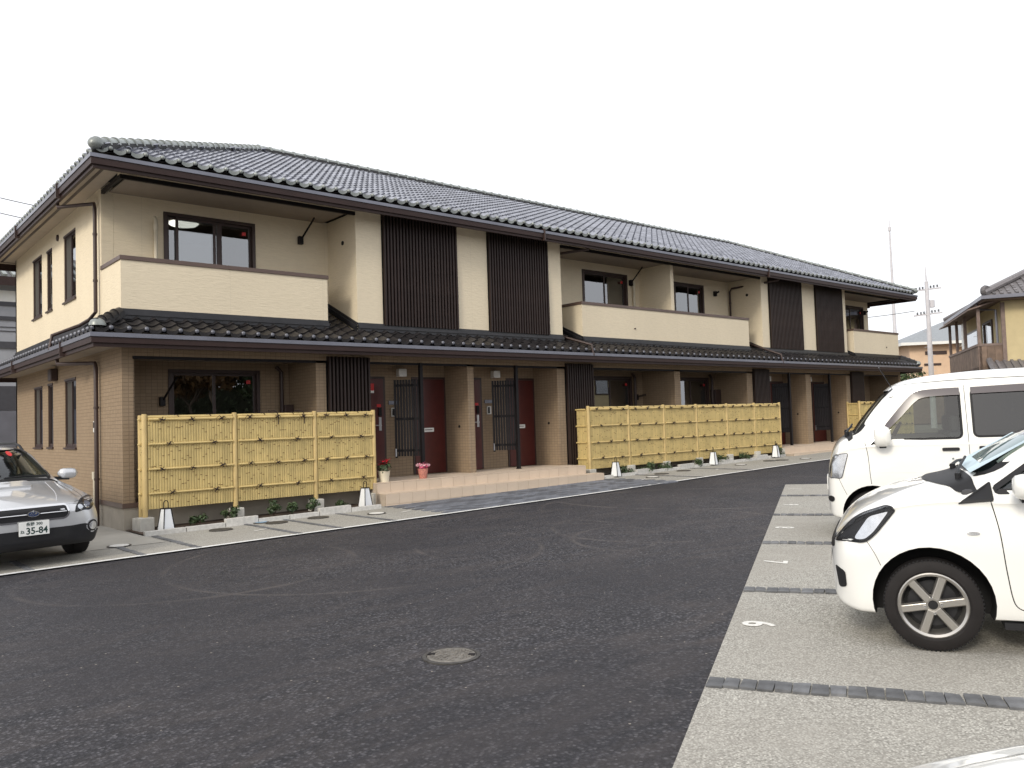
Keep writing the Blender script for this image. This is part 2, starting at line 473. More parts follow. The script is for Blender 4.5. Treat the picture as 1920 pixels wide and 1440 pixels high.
def numeral(s, size, loc, rotz, name, label, off=0.0):
    me = text_mesh(s, size, 0.0008, off); me.materials.append(M['paint'])
    o = put(name, me, None, loc, (0, 0, rotz))
    return tag(o, label, 'marking', 'stencilled bay numbers')
rz = math.atan2(-E_.y, -E_.x)
for s, ch, lb in ((-1.30, '5', 'white painted numeral cut off beside the bonnet of the white car'), (1.36, '6', 'white painted 6 with a round bowl before the hatchback bumper'), (3.82, '7', 'white painted 7 on the bay next to the hatchback'),
                  (6.24, '8', 'white painted 8 before the bumper of the white van'), (8.75, '9', 'white painted 9 on the empty bay past the van'), (11.25, '1', 'white painted 1 on the last bay by the turning asphalt')):
    x, y = lot(s, 0.19); numeral(ch, 0.32, (x, y, gz(x, y) + 0.011), rz, 'painted_number', lb, 0.007)

# --- bays and walk along the building
walk = sheet('front_walk', [(-15, -3.0), (3, -3.0), (8.3, -2.94), (12.2, -2.74), (16, -2.60), (38, -2.58), (38, 0.0), (-15, 0.0)], 0.004, M['washed'])
sheet('concrete_apron', [(-15, -1.85), (-1.0, -1.86), (0.03, -1.95), (0.03, 0.0), (0.03, 8.8), (-15, 8.8)], 0.009, M['slab'])
b = MB()
lp = [(-15, -3.02), (3, -3.02), (8.3, -2.96), (12.2, -2.76), (16, -2.62), (24, -2.60)]
for (x0, y0), (x1, y1) in zip(lp[:-1], lp[1:]):
    b.quad((x0, y0 - .06, gz(x0, y0) + .012), (x1, y1 - .06, gz(x1, y1) + .012), (x1, y1 + .035, gz(x1, y1) + .012), (x0, y0 + .035, gz(x0, y0) + .012))
struct(b.build('white_edge_line', M['line']))
for x0, y0, y1 in ((-1.87, -2.95, -1.95), (-0.59, -2.95, -2.0), (0.12, -2.95, -1.1), (1.60, -2.95, -1.0), (2.27, -2.95, -1.05), (3.23, -2.95, -1.15), (11.7, -2.7, -.8), (13.9, -2.6, -.8)):
    y = y0
    while y < y1:
        put('cobble', random.choice(cob), walk, (x0 + random.uniform(-.006, .006), y, gz(x0, y) - 0.006), (0, 0, random.uniform(-.05, .05)))
        y += 0.158
# dark pavers before the steps
pvb = MB(); pvb.box(-.146, -.071, -.02, .146, .071, .012)
pv = pvb.mesh('paver', M['paver'])
row = 0; y = -2.87
while y < -0.95:
    x = 4.28 + (0.15 if row % 2 else 0)
    while x < 10.5 - 0.1 * row * 0:
        yy = y + max(0, (x - 4)) * 0.004
        put('paver', pv, walk, (x + .15, yy, gz(x, y) + 0.004 + random.uniform(-.0015, .0015)))
        x += 0.30
    y += 0.15; row += 1

# round covers
def cover(x, y, r, mat, label, name='manhole_cover', dz=0.0, ribs=True, group=None):
    t = thing(name, label, 'cover', (x, y, gz(x, y) + dz), (0.012 * 0, 0, 0), group)
    b = MB(); b.lathe([(r + .03, -.02), (r + .03, .006), (r + .004, .008), (r + .004, -.02)], 28); b.build('rim', M['iron'], t, angle=30)
    b = MB(); b.lathe([(0.0001, .010), (r * .97, .010), (r, .006), (r, -.02)], 28); b.build('lid', mat, t, angle=30)
    if ribs:
        b = MB()
        for k in range(1, 6):
            n_ = 5 * k + 2
            for q in range(n_):
                if random.random() < .8: b.box(r * k * .155 - .008, -r * .052, .0102, r * k * .155 + .010, r * .052, .0135, M=Matrix.Rotation(6.283 * (q + .5 * (k % 2)) / n_, 4, 'Z'))
        b.build('raised_pattern', mat, t)
        for sx in (-1, 1):
            b = MB(); b.box(sx * r * .84 - .022, -.022, .0105, sx * r * .84 + .022, .022, .0155); b.build('lift_slot', M['black'], t)
    return t
mh = cover(-0.61, -9.70, 0.165, plain('worn_iron', (0.20, 0.185, 0.165), 0.5, metal=0.4, var=0.3, nscale=22, bump=0.4, bscale=90), 'round iron manhole cover set alone in the black asphalt', dz=-0.006)
mh.rotation_euler = (0, 0, -0.85)
for x, y, m, lb in ((1.05, -1.39, M['iron'], 'dark round cover on the walk before the first panel of the corner fence'), (1.99, -1.36, M['iron'], 'dark round cover beside the blue painted cover on the walk'),
                    (2.73, -1.38, M['iron'], 'dark round cover on the walk before the second footing of the corner fence'), (12.12, -1.22, M['iron'], 'dark round cover on the walk before the long bamboo fence, at its second panel'), (13.10, -1.14, M['iron'], 'dark round cover on the walk before the long bamboo fence, at its third panel'),
                    (16.8, -1.32, M['iron'], 'dark round cover on the walk at the far end of the long fence'), (17.15, -1.50, M['iron'], 'dark round cover on the walk before the last fence lantern')):
    cover(x, y, 0.15, m, lb, 'inspection_cover', 0.012, ribs=False, group='covers along the walk')
cover(1.84, -1.08, 0.10, M['blue'], 'small round blue painted cover on the walk under the bamboo fence', 'valve_cover', 0.012, ribs=False)
for x, y, lb in ((-0.55, -1.78, 'white round cover on the concrete beside the silver car'), (3.60, -1.84, 'white round cover on the walk by the dark pavers'), (11.24, -1.66, 'white round cover on the walk before the start of the long fence'),
                 (15.25, -1.40, 'white round cover on the walk before the middle lantern'), (17.75, -1.88, 'white round cover on the walk past the end of the long fence')):
    cover(x, y, 0.13, M['paint'], lb, 'drain_lid', 0.012, ribs=False, group='white lids along the walk')
for x, y, lb in ((1.41, -2.02, 'white painted 1 on the walk between the first fence panels and the asphalt'), (4.05, -2.06, 'white painted 1 on the walk at the corner of the dark pavers'), (10.72, -1.81, 'white painted 1 on the walk at the start of the long fence'), (13.63, -1.78, 'white painted 1 on the walk before the middle of the long fence')):
    numeral('1', 0.34, (x, y, gz(x, y) + 0.011), R(-70), 'painted_number', lb, 0.006)

# planting beds and their granite edging
def edging(pts, name):
    x0, y0, x1, y1 = pts
    L = math.hypot(x1 - x0, y1 - y0); a = math.atan2(y1 - y0, x1 - x0); d = 0.0; i = 0
    b = MB(); b.add([(x0, y0, gz(x0, y0) + .03), (x1, y1, gz(x1, y1) + .03), (x1, -0.02, gz(x1, 0) + .03), (x0, -0.02, gz(x0, 0) + .03)], [(0, 1, 2, 3)])
    bed = struct(b.build(name, M['bed']))
    while d < L - .2:
        l = min(random.choice((0.55, 0.6, 0.6, 0.62)), L - d); h = 0.075 + (0.055 if i % 3 == 2 else 0.0)
        bb = MB(); bb.box(0.006, -.05, -.05, l - .006, .05, h)
        x = x0 + (x1 - x0) * d / L; y = y0 + (y1 - y0) * d / L
        bb.build('edging_stone', M['granite'], bed, loc=(x, y, gz(x, y)), rot=(0, -0.012, a), bevel=.006)
        d += l; i += 1
    return bed
edging((0.02, -0.98, 4.16, -1.08), 'planting_bed')
edging((10.55, -0.72, 18.75, -0.62), 'planting_bed')
# ================================================================== THE APARTMENT BUILDING
BL, BD = 28.35, 8.85            # length along the front, depth
APT = thing('apartment_building', 'long two-storey cream and brown apartment block with grey tiled hip roof', 'building')

def wall(b, ax, c, u0, u1, v0, v1, holes=(), t=0.12, sgn=1, mi=None):
    """wall skin in the plane ax=c between u and z limits, with rectangular holes and reveals; sgn = side the thickness lies on"""
    us = sorted({u0, u1} | {h[0] for h in holes} | {h[1] for h in holes}); vs = sorted({v0, v1} | {h[2] for h in holes} | {h[3] for h in holes})
    P = (lambda u, v, d: (c + d, u, v)) if ax == 'x' else (lambda u, v, d: (u, c + d, v))
    def q(a, bb, cc, d): b.quad(a, bb, cc, d, mi)
    inh = lambda u, v: any(h[0] < u < h[1] and h[2] < v < h[3] for h in holes)
    for i in range(len(us) - 1):
        for j in range(len(vs) - 1):
            if inh((us[i] + us[i + 1]) / 2, (vs[j] + vs[j + 1]) / 2): continue
            for d in (0, t * sgn): q(P(us[i], vs[j], d), P(us[i + 1], vs[j], d), P(us[i + 1], vs[j + 1], d), P(us[i], vs[j + 1], d))
    for (a0, a1, z0, z1) in list(holes) + [(u0, u1, v0, v1)]:
        D = t * sgn
        q(P(a0, z0, 0), P(a1, z0, 0), P(a1, z0, D), P(a0, z0, D)); q(P(a0, z1, 0), P(a1, z1, 0), P(a1, z1, D), P(a0, z1, D))
        q(P(a0, z0, 0), P(a0, z1, 0), P(a0, z1, D), P(a0, z0, D)); q(P(a1, z0, 0), P(a1, z1, 0), P(a1, z1, D), P(a1, z0, D))

M['screen'] = plain('grey_insect_screen', (.055, .05, .042), .8, var=.1)
ZL = 3.55        # foot of the cream upper storey
ZT = 5.97        # wall head under the upper eave
VY = 1.15        # depth of the verandas
EY = 0.85        # depth of the entrance porches
ZC = 2.86        # porch ceiling
UPW = ((2.93, 3.87, 4.21, 5.53), (4.90, 5.40, 4.22, 5.50), (5.89, 6.81, 4.21, 5.53))       # side windows, upper (y0 y1 z0 z1)
LOW = ((2.99, 3.88, 1.34, 2.67), (4.91, 5.38, 1.34, 2.66), (5.91, 6.75, 1.33, 2.65))

# ---- left side wall
b = MB(); wall(b, 'x', 0.0, 0.04, BD, 0.45, 3.10, LOW, .20); b.build('wall', M['brick'], APT, label='brown tile-faced side wall of the lower storey')
b = MB(); wall(b, 'x', 0.0, VY, BD, 3.4, ZT + .1, UPW, .20); b.build('wall', M['cream'], APT, label='cream side wall of the upper storey')
# plinth and foundation strip
b = MB(); b.box(-0.02, -0.02, 0.375, .5, BD, 0.452); b.build('plinth_trim', M['cap'], APT)
b = MB(); b.box(0.006, 0.004, -0.2, BL - .006, BD - .01, 0.38); b.build('foundation', M['stone_base'], APT)
# back and right walls
b = MB(); wall(b, 'y', BD, 0.0, BL, 0.38, ZT + .1, (), .12, -1); b.build('wall', M['cream'], APT, label='plain back wall')
b = MB(); wall(b, 'x', BL, VY, BD, 3.4, ZT + .1, (), .12, -1); b.build('wall', M['cream'], APT)
b = MB(); wall(b, 'x', BL, 0.04, BD, 0.38, 3.10, (), .12, -1); b.build('wall', M['brick'], APT)
# floor and ceilings that close the rooms
b = MB(); b.box(.22, VY + .1, 3.0, BL - .13, BD - .13, 3.12); b.box(.22, VY + .1, 0.38, BL - .13, BD - .13, 0.48); b.box(.22, VY + .1, 5.86, BL - .13, BD - .13, 5.9)
for x in (7.2, 14.45, 21.45): b.box(x - .05, VY + .1, .48, x + .05, BD - .13, 5.85)
for x in (3.6, 10.8, 18.0, 25.0): b.box(x - .05, VY + .1, .48, x + .05, BD - .13, 5.85)
b.box(.13, 4.4, .48, BL - .13, 4.5, 5.85)
b.build('room_lining', M['interior'], APT)

def sliding_window(ax, c, u0, u1, z0, z1, name='window', inward=1, leaves=2, fr=.055, label=None, deep=.05, sd=.035, layout=None, k=.048, screen=False):
    """dark aluminium frame with glazed leaves; c = face of the frame"""
    P = (lambda u, d, z: (c + d * inward, u, z)) if ax == 'x' else (lambda u, d, z: (u, c + d * inward, z))
    def bx(b, ua, da, za, ub, db, zb):
        p, q = P(ua, da, za), P(ub, db, zb); b.box(min(p[0], q[0]), min(p[1], q[1]), min(p[2], q[2]), max(p[0], q[0]), max(p[1], q[1]), max(p[2], q[2]))
    b = MB()
    bx(b, u0, 0, z0, u1, deep + .06, z0 + fr); bx(b, u0, 0, z1 - fr, u1, deep + .06, z1)
    bx(b, u0, 0, z0 + fr, u0 + fr, deep + .06, z1 - fr); bx(b, u1 - fr, 0, z0 + fr, u1, deep + .06, z1 - fr)
    w = b.build(name, M['dkbrown'], APT, label=label)
    a0, a1 = u0 + fr, u1 - fr; wl = (a1 - a0) / leaves
    spec = [(a0 + i * wl - (.03 if i else 0), a0 + (i + 1) * wl, i % 2) for i in range(leaves)] if layout is None else [(a0 + f0 * (a1 - a0), a0 + f1 * (a1 - a0), ly) for f0, f1, ly in layout]
    for ua, ub, ly in spec:
        d = sd + (.035 if not screen else -.004) * ly
        s = MB()
        bx(s, ua, d, z0 + fr + .002, ub, d + .028, z0 + fr + k + .03); bx(s, ua, d, z1 - fr - k, ub, d + .028, z1 - fr - .002)
        bx(s, ua + .001, d, z0 + fr + k + .03, ua + k, d + .028, z1 - fr - k); bx(s, ub - k, d, z0 + fr + k + .03, ub - .001, d + .028, z1 - fr - k)
        s.build('sash', M['dkbrown'], w)
        g = MB(); g.quad(P(ua + k, d + .014, z0 + fr + k + .03), P(ub - k, d + .014, z0 + fr + k + .03), P(ub - k, d + .014, z1 - fr - k), P(ua + k, d + .014, z1 - fr - k))
        g.build('insect_screen' if screen and ly else 'pane', M['screen'] if screen and ly else M['glass'], w)
    if ax == 'y':
        g = MB(); g.box(u1 - fr - .20, c + .03, z1 - fr - .20, u1 - fr - .12, c + .034, z1 - fr - .13); g.build('sticker', M['red'], w)
    return w
for (y0, y1, z0, z1) in UPW + LOW:
    w = sliding_window('x', 0.012, y0 + .002, y1 - .002, z0 + .002, z1 - .002, leaves=1 if y1 - y0 < .6 else 2, fr=.022, deep=.12, sd=.014, k=.02, screen=True)
    b = MB(); b.box(-.035, y0 - .03, z0 - .028, .05, y1 + .03, z0 + .006); b.build('sill', M['dkbrown'], w)
    b = MB(); b.box(-.012, y0 + .004, z1 - .02, .04, y1 - .004, z1 + .02); b.build('head_drip', M['dkbrown'], w)

# ---- ground floor front: piers, recess backs, screens
piers = [(0.0, 0.17), (3.46, 3.67), (7.10, 7.27), (9.83, 10.08), (14.34, 14.60), (17.86, 18.16), (21.30, 21.62), (24.05, 24.32), (BL - .17, BL)]
depth = {0: VY, 1: VY, 2: EY, 3: EY, 4: VY, 5: VY, 6: EY, 7: EY, 8: VY}
for i, (x0, x1) in enumerate(piers):
    b = MB(); b.box(x0 + (-.001 if i == 0 else 0), 0.0, .452 if i in (0, 8) else .46, x1, VY + .05 if i not in (2, 6) else EY + .05, 3.02)
    b.build('pier', M['brick'], APT)
# header band over the recesses
b = MB(); b.box(.0015, -.004, ZC, BL - .001, .16, 3.10); b.build('header_band', M['brick'], APT)
b = MB(); b.box(.16, .0, ZC - .05, BL - .16, .03, ZC - .001); b.build('header_trim', M['black'], APT)
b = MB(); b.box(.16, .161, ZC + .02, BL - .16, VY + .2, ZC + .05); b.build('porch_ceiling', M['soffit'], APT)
# recess back walls with openings
recA = [(0.17, 3.46), (11.04, 14.34), (14.60, 17.86), (25.24, BL - .17)]
WINL = [(1.10, 2.84), (12.12, 13.86), (15.75, 17.50), (26.0, 27.6)]
for (x0, x1), (wx0, wx1) in zip(recA, WINL):
    b = MB(); wall(b, 'y', VY, x0 - .02, x1 + .02, .42, ZC + .02, [(wx0, wx1, .50, 2.73)]); b.build('recess_wall', M['brick'], APT)
    sliding_window('y', VY - .02, wx0 + .002, wx1 - .002, .502, 2.728, 'sliding_door', fr=.06, label='dark sliding glass door of a ground-floor terrace')
    b = MB(); b.box(x0, .02, .38, x1, VY - .001, .43); b.build('terrace_slab', M['slab'], APT)
# side closing walls between the terrace and the lattice bays
for x0, x1 in ((3.67, 4.62), (10.08, 11.04), (18.16, 19.02), (24.32, 25.24)):
    b = MB(); b.box(x0 + .001, .28, .40, x1 - .001, EY + .25, ZC + .02); b.build('store_wall', M['brick'], APT)

def lattice(x0, x1, z0, z1, n, y=0.0, back=True, d=.07):
    """row of dark upright slats in a frame"""
    b = MB(); b.box(x0, y - .012, z1 - .09, x1, y + .03, z1); L = b.build('lattice_screen', M['lattice'], APT)
    b = MB(); b.box(x0, y - .012, z0, x1, y + .03, z0 + .05); b.build('rail', M['lattice'], L)
    b = MB(); b.box(x0 + .002, y - .006, (z0 + z1) / 2 - .03, x1 - .002, y + .024, (z0 + z1) / 2 + .03); b.build('rail', M['lattice'], L)
    if back:
        b = MB(); b.box(x0, y + .032, z0, x1, y + .06, z1); b.build('backing', M['black'], L)
    pitch = (x1 - x0) / n; w = pitch * .50
    sb = MB(); sb.box(-w / 2, -d / 2, z0 + .01, w / 2, d / 2, z1 - .01); me = sb.mesh('slat', M['lattice'])
    for i in range(n): put('slat', me, L, (x0 + pitch * (i + .5), y - .012 - d / 2 - .001, 0))
    return L
for (x0, x1), nn in (((3.68, 4.62), 12), ((10.09, 11.04), 12), ((18.17, 19.02), 12), ((24.33, 25.24), 12)):
    lattice(x0, x1, .46, 2.94, nn, y=.0)

# ---- entrances
def door(x0, x1, z0, z1, y, name='front_door', lever=True, label=None):
    b = MB(); b.box(x0, y - .03, z0, x1, y + .0, z1)
    D = b.build(name, M['door'], APT, label=label, bevel=.004)
    b = MB(); b.box(x0 - .05, y - .02, z0, x0 - .002, y + .02, z1 + .05); b.box(x1 + .002, y - .02, z0, x1 + .05, y + .02, z1 + .05); b.box(x0 - .002, y - .02, z1 + .004, x1 + .002, y + .02, z1 + .05)
    b.build('door_frame', M['dkbrown'], D)
    if lever:
        xx = x1 - .10
        b = MB(); b.box(xx - .03, y - .042, 1.02 + .45, xx + .03, y - .031, 1.30 + .45); b.tube([(xx, y - .04, 1.58), (xx, y - .09, 1.58), (xx - .14, y - .09, 1.58)], .011, 8)
        b.build('lever_handle', M['steel'], D)
        b = MB(); b.box(xx - .035, y - .055, 1.78, xx + .035, y - .031, 1.96); b.build('digital_lock', M['black'], D)
    return D
def sticker(x0, x1, z0, z1, y, m, par, name='sticker'):
    b = MB(); b.box(x0, y - .003, z0, x1, y, z1); return b.build(name, m, par)
ZP = .48
for k, (x0, x1) in enumerate([(4.62, 7.10), (7.27, 9.83), (19.02, 21.30), (21.62, 24.05)]):
    b = MB(); wall(b, 'y', EY, x0 - (.3 if k % 2 == 0 else -.001), x1 + (.3 if k % 2 else -.001), .42, ZC + .02); b.build('recess_wall', M['brick'], APT)
    w = x1 - x0
    d1 = door(x0 + .06, x0 + .83, ZP + .005, 2.57, EY - .002, label='red-brown front door with lever handle')
    sticker(x0 + .44, x0 + .60, 2.32, 2.47, EY - .0325, M['red'], d1); sticker(x0 + .44, x0 + .60, 2.27, 2.32, EY - .0325, M['white'], d1)
    sticker(x0 + .66, x0 + .76, 1.97, 2.03, EY - .0325, M['red'], d1)
    d2 = door(x1 - .86, x1 - .06, ZP + .005, 2.57, EY - .002, 'store_door', lever=False, label='plain red-brown door with white letter plate')
    b = MB(); b.box(x1 - .62, EY - .036, 1.40, x1 - .36, EY - .0305, 1.49); b.build('letter_plate', M['white'], d2)
    b = MB(); b.box(x1 - .60, EY - .0375, 1.44, x1 - .40, EY - .0362, 1.455); b.build('letter_slot', M['black'], d2)
    b = MB(); b.box(x0 + .97, EY - .02, 2.02, x0 + 1.20, EY - .001, 2.10); b.build('name_plate', M['gutter'], APT)
    b = MB(); b.box(x0 + 1.03, EY - .03, 1.76, x0 + 1.15, EY - .001, 1.95); o = b.build('intercom', M['white'], APT)
    b = MB(); b.box(x0 + 1.045, EY - .034, 1.78, x0 + 1.105, EY - .0305, 1.93); b.build('screen', M['black'], o)
    b = MB(); b.box(x0 + 1.18, EY - .13, 2.62, x0 + 1.38, EY - .001, 2.79); o = b.build('porch_light', M['white'], APT, bevel=.012)
    # slim post and hinged lattice gate
    xp = x0 + 1.24
    b = MB(); b.box(xp - .035, -.035, ZP, xp + .035, .035, ZC); b.build('porch_post', M['black'], APT)
    b = MB(); b.box(xp - .045, -.045, ZP - .002, xp + .045, .045, ZP + .02); b.build('post_shoe', M['black'], APT)
    zt, zb = 2.52, .92
    ga, gb_ = Vector((xp - .43, .36, 0)), Vector((xp + .02, .02, 0))
    G = MB(); G.bar(ga + Vector((0, 0, 1.70)), gb_ + Vector((0, 0, 1.70)), .03, .05)
    G = G.build('gate', M['black'], APT, label='dark lattice gate hinged on the porch post')
    for z in (zt - .12, zb + .12): b = MB(); b.bar(ga + Vector((0, 0, z)), gb_ + Vector((0, 0, z)), .03, .05); b.build('rail', M['black'], G)
    for i in range(9):
        p = ga.lerp(gb_, (i + .3) / 9.4)
        bb = MB(); dv = (gb_ - ga).normalized(); bb.bar((p.x, p.y, zb + (.0 if i else -.03)), (p.x, p.y, zt), .030, .048, up=dv); bb.build('slat', M['black'], G)
    b = MB(); b.box(ga.x - .02, ga.y - .03, zb, ga.x + .008, ga.y + .0, zb + .16); b.build('hinge', M['steel'], G)
    b = MB(); b.lathe([(.0001, 0), (.03, 0), (.03, .012), (.0001, .012)], 12, Matrix.Translation((x1 - .002, .34, 1.5)) @ Euler((0, R(-90), 0)).to_matrix().to_4x4()); b.build('tap_cover', M['black'], APT)

# ---- porch platforms, tiled
def porch(x0, x1, yf, z, cols, name='porch_steps'):
    T = thing(name, '', 'steps', (0, 0, 0))
    b = MB(); b.box(x0 + .01, yf + .01, -.1, x1 - .01, EY + .1, z - .012); b.box(x0 + .0, yf - .29, -.1, x1 + .29, yf + .01, z - .202)
    b.build('core', M['grout'], T)
    tb = MB(); tb.box(-.1475, -.1475, -.012, .1475, .1475, 0); me = tb.mesh('tile', M['ptile'])
    rb = MB(); rb.box(-.1475, -.012, -.092, .1475, 0.0, .092); mr = rb.mesh('riser_tile', M['ptile'])
    nx_ = int(round((x1 - x0) / .3)); p = (x1 - x0) / nx_
    for i in range(nx_):
        x = x0 + p * (i + .5)
        for j in range(int((EY - yf) / .3)):
            put('tile', me, T, (x, yf + .15 + .3 * j, z))
        put('riser_tile', mr, T, (x, yf, z - .095 - .013))
    for i in range(nx_ + 1):
        x = x0 + p * (i + .5)
        if x > x1 + .29: continue
        put('tile', me, T, (x, yf - .15, z - .19)); put('riser_tile', mr, T, (x, yf - .3, z - .19 - .105)); put('riser_tile', mr, T, (x, yf - .297, z - .19 - .105 - .188))
    for j in range(int((EY - yf) / .3)): put('riser_tile', mr, T, (x1, yf + .15 + .3 * j, z - .105), (0, 0, R(90)))
    return T
t = porch(4.36, 10.06, -.62, ZP, 19); t['label'] = 'sand-coloured tiled porch steps between the two bamboo fences'
t = porch(18.90, 24.2, -.55, ZP + .02, 17); t['label'] = 'sand-coloured tiled porch steps past the end of the long bamboo fence'

# ---- upper floor front
wallsU = [(4.39, 4.98), (6.89, 7.75), (9.62, 10.07), (18.85, 19.25), (21.22, 22.10), (23.95, 24.25)]
for x0, x1 in wallsU:
    b = MB(); b.box(x0, 0.0, 3.45, x1, .16, ZT); b.build('front_wall', M['cream'], APT)
for x0, x1 in ((4.98, 6.89), (7.75, 9.62), (19.25, 21.22), (22.10, 23.95)):
    b = MB(); b.box(x0 + .001, .061, 3.45, x1 - .001, .158, ZT - .002); b.build('front_wall', M['cream'], APT)
for x0, x1, nn in ((4.985, 6.885, 24), (7.755, 9.615, 24), (19.255, 21.215, 24), (22.105, 23.945, 24)):
    L = lattice(x0, x1, 3.60, 5.885, nn, y=.0, d=.055)
# side walls of the verandas
for x0, x1 in ((4.392, 4.55), (9.91, 10.068), (18.852, 19.0), (24.09, 24.248)):
    b = MB(); b.box(x0, .16, 3.45, x1, VY + .05, 5.86); b.build('veranda_side_wall', M['cream'], APT)
b = MB(); b.box(14.36, .152, 3.78, 14.50, VY, 5.838); b.box(14.36, .02, 4.513, 14.50, .1521, 5.838); b.build('veranda_divider', M['cream'], APT)
VER = [(0.0, 4.39), (10.07, 18.85), (24.25, BL)]
VWIN = [[(1.055, 2.80)], [(12.0, 13.83), (15.95, 17.44)], [(25.9, 27.95)]]
for (x0, x1), ws in zip(VER, VWIN):
    b = MB(); wall(b, 'y', VY, x0 + (.203 if x0 == 0 else 0), x1 - (.125 if x1 == BL else 0), 3.4, 5.86, [(a, c_, 3.83, 5.63) for a, c_ in ws]); b.build('veranda_wall', M['cream'], APT)
    for a, c_ in ws: sliding_window('y', VY - .025, a + .002, c_ - .002, 3.832, 5.628, 'sliding_door', fr=.06, label='dark sliding glass door of an upper veranda', layout=[(0, .61, 1), (.10, .56, 0), (.61, 1.0, 1)] if a < 2 else None)
    # ceiling, trim and header
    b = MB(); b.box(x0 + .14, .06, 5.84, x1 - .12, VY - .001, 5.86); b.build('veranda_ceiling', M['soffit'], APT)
    b = MB(); b.box(x0 + .004, .001, 5.861, x1 - .002, .14, ZT); b.build('veranda_header', M['cream'], APT)
    tb = MB(); tb.box(x0 + .05, -.006, 5.79, x1 - .001, .055, 5.858)
    if x0 == 0: tb.box(.0, .0, 5.79, .05, VY - .02, 5.858)
    if x1 == BL: tb.box(BL - .05, .0, 5.79, BL - .001, VY - .02, 5.858)
    tb.build('ceiling_trim', M['black'], APT)
# parapets
def parapet(x0, x1, lret, rret):
    b = MB(); b.box(x0, .0, 3.60, x1, .13, 4.44)
    if lret: b.box(x0, .13, 3.60, x0 + .13, VY - .002, 4.44)
    if rret: b.box(x1 - .13, .13, 3.60, x1, VY - .002, 4.44)
    P_ = b.build('parapet', M['cream'], APT)
    b = MB(); b.box(x0 + .135, .135, 3.66, x1 - .135, VY - .004, 3.78); b.build('veranda_floor', M['slab'], P_)
    b = MB(); b.box(x0 - .022, -.022, 4.44, x1 + .022, .152, 4.512)
    if lret: b.box(x0 - .022, .152, 4.44, x0 + .152, VY - .002, 4.512)
    if rret: b.box(x1 - .152, .152, 4.44, x1 + .022, VY - .002, 4.512)
    b.build('cap', M['cap'], P_, bevel=.005)
parapet(0.0, 3.74, True, True); parapet(10.77, 18.09, True, True); parapet(24.76, BL, True, True)
for x in (12.75, 27.3):
    b = MB(); b.tube([(x, .01, 3.92), (x, -.03, 3.92)], .02, 10); b.build('overflow_spout', M['dkbrown'], APT)
# white-ish pipes, clothes-pole brackets
for x in (0.90, 14.05): 
    b = MB(); b.tube([(x, VY - .06, 3.8), (x, VY - .06, 5.42), (x, VY + .01, 5.5)], .035, 10); b.tube([(x, VY - .06, 5.25), (x, VY - .06, 5.36)], .044, 10); b.build('vent_pipe', M['cream_pipe'], APT, angle=40)
def bracket(x, z, y, dx=.16, dy=-.30, up=.42):
    b = MB(); b.box(x - .045, y - .09, z - .09, x + .045, y - .001, z + .07)
    a0 = Vector((x, y - .07, z)); a1 = a0 + Vector((dx, dy, up))
    for o_ in (-.014, .014): b.bar(a0 + Vector((0, 0, o_)), a1 + Vector((0, 0, o_)), .02, .012)
    for k in range(6): b.bar(a0.lerp(a1, .15 + .15 * k) + Vector((0, 0, -.03)), a0.lerp(a1, .15 + .15 * k) + Vector((0, 0, .03)), .014, .014)
    b.build('laundry_bracket', M['black'], APT)
for x in (3.75, 10.25, 13.95): bracket(x, 5.42, VY)
bracket(18.0, 5.42, VY, .05, -.1, .05); bracket(28.0, 5.42, VY, .05, -.1, .05)
bracket(.98, 2.15, VY); bracket(14.0, 2.15, VY, .1, -.25, .05); bracket(17.7, 2.15, VY, .05, -.1, .05)
for x, y, z in ((4.39, .52, 5.32), (18.85, .5, 5.35)):
    b = MB(); b.lathe([(.0001, 0), (.045, 0), (.045, .012), (.0001, .012)], 14, Matrix.Translation((x, y, z)) @ Euler((0, R(-90), 0)).to_matrix().to_4x4()); b.build('wall_vent', M['black'], APT)
b = MB(); b.lathe([(.0001, 0), (.07, 0), (.06, .03), (.0001, .04)], 14, Matrix.Translation((0, 4.35, 5.62)) @ Euler((0, R(-90), 0)).to_matrix().to_4x4()); b.build('wall_vent', M['dkbrown'], APT)
b = MB(); b.box(-.14, 4.45, 2.70, -.001, 4.72, 2.95); b.build('vent_hood', M['dkbrown'], APT, bevel=.02)
# small boxes on the side wall
b = MB(); b.box(-.05, 1.50, 1.62, -.001, 1.60, 1.82); o = b.build('meter_box', M['white'], APT, bevel=.01)
b = MB(); b.box(-.053, 1.52, 1.70, -.0505, 1.58, 1.80); b.build('meter_glass', M['black'], o)
b = MB(); b.tube([(-.05, 1.52, -.1), (-.05, 1.52, .80)], .028, 10); b.box(-.08, 1.46, .80, -.002, 1.58, .93); b.build('service_pipe', M['cream_pipe'], APT)
# terrace fittings, ground floor: pipes and heater boxes
for x in (2.95 + .55, 14.15, 17.8):
    b = MB(); b.tube([(x - .25, VY - .1, .45), (x - .25, VY - .1, 2.7), (x - .35, VY - .1, 2.8)], .04, 10); b.build('drain_pipe', M['dkbrown'], APT)
b = MB(); b.box(2.96 + .3, VY - .22, 1.2, 3.44, VY - .02, 2.05); b.build('water_heater', M['dkbrown'], APT, bevel=.01)
b = MB(); b.box(17.55, VY - .22, 1.2, 17.84, VY - .02, 2.35); b.build('water_heater', M['dkbrown'], APT, bevel=.01)
# ceiling lamp in the lit room
t_ = NT('lamp_glow'); t_.base((.9, .9, .85)); t_.b.inputs['Emission Color'].default_value = (1, .95, .85, 1); t_.b.inputs['Emission Strength'].default_value = 3.0
b = MB(); b.lathe([(.0001, 5.80), (.26, 5.81), (.30, 5.845), (.28, 5.858)], 24); b.build('ceiling_lamp', t_.mat, APT, loc=(1.95, 2.7, 0), smooth=True)
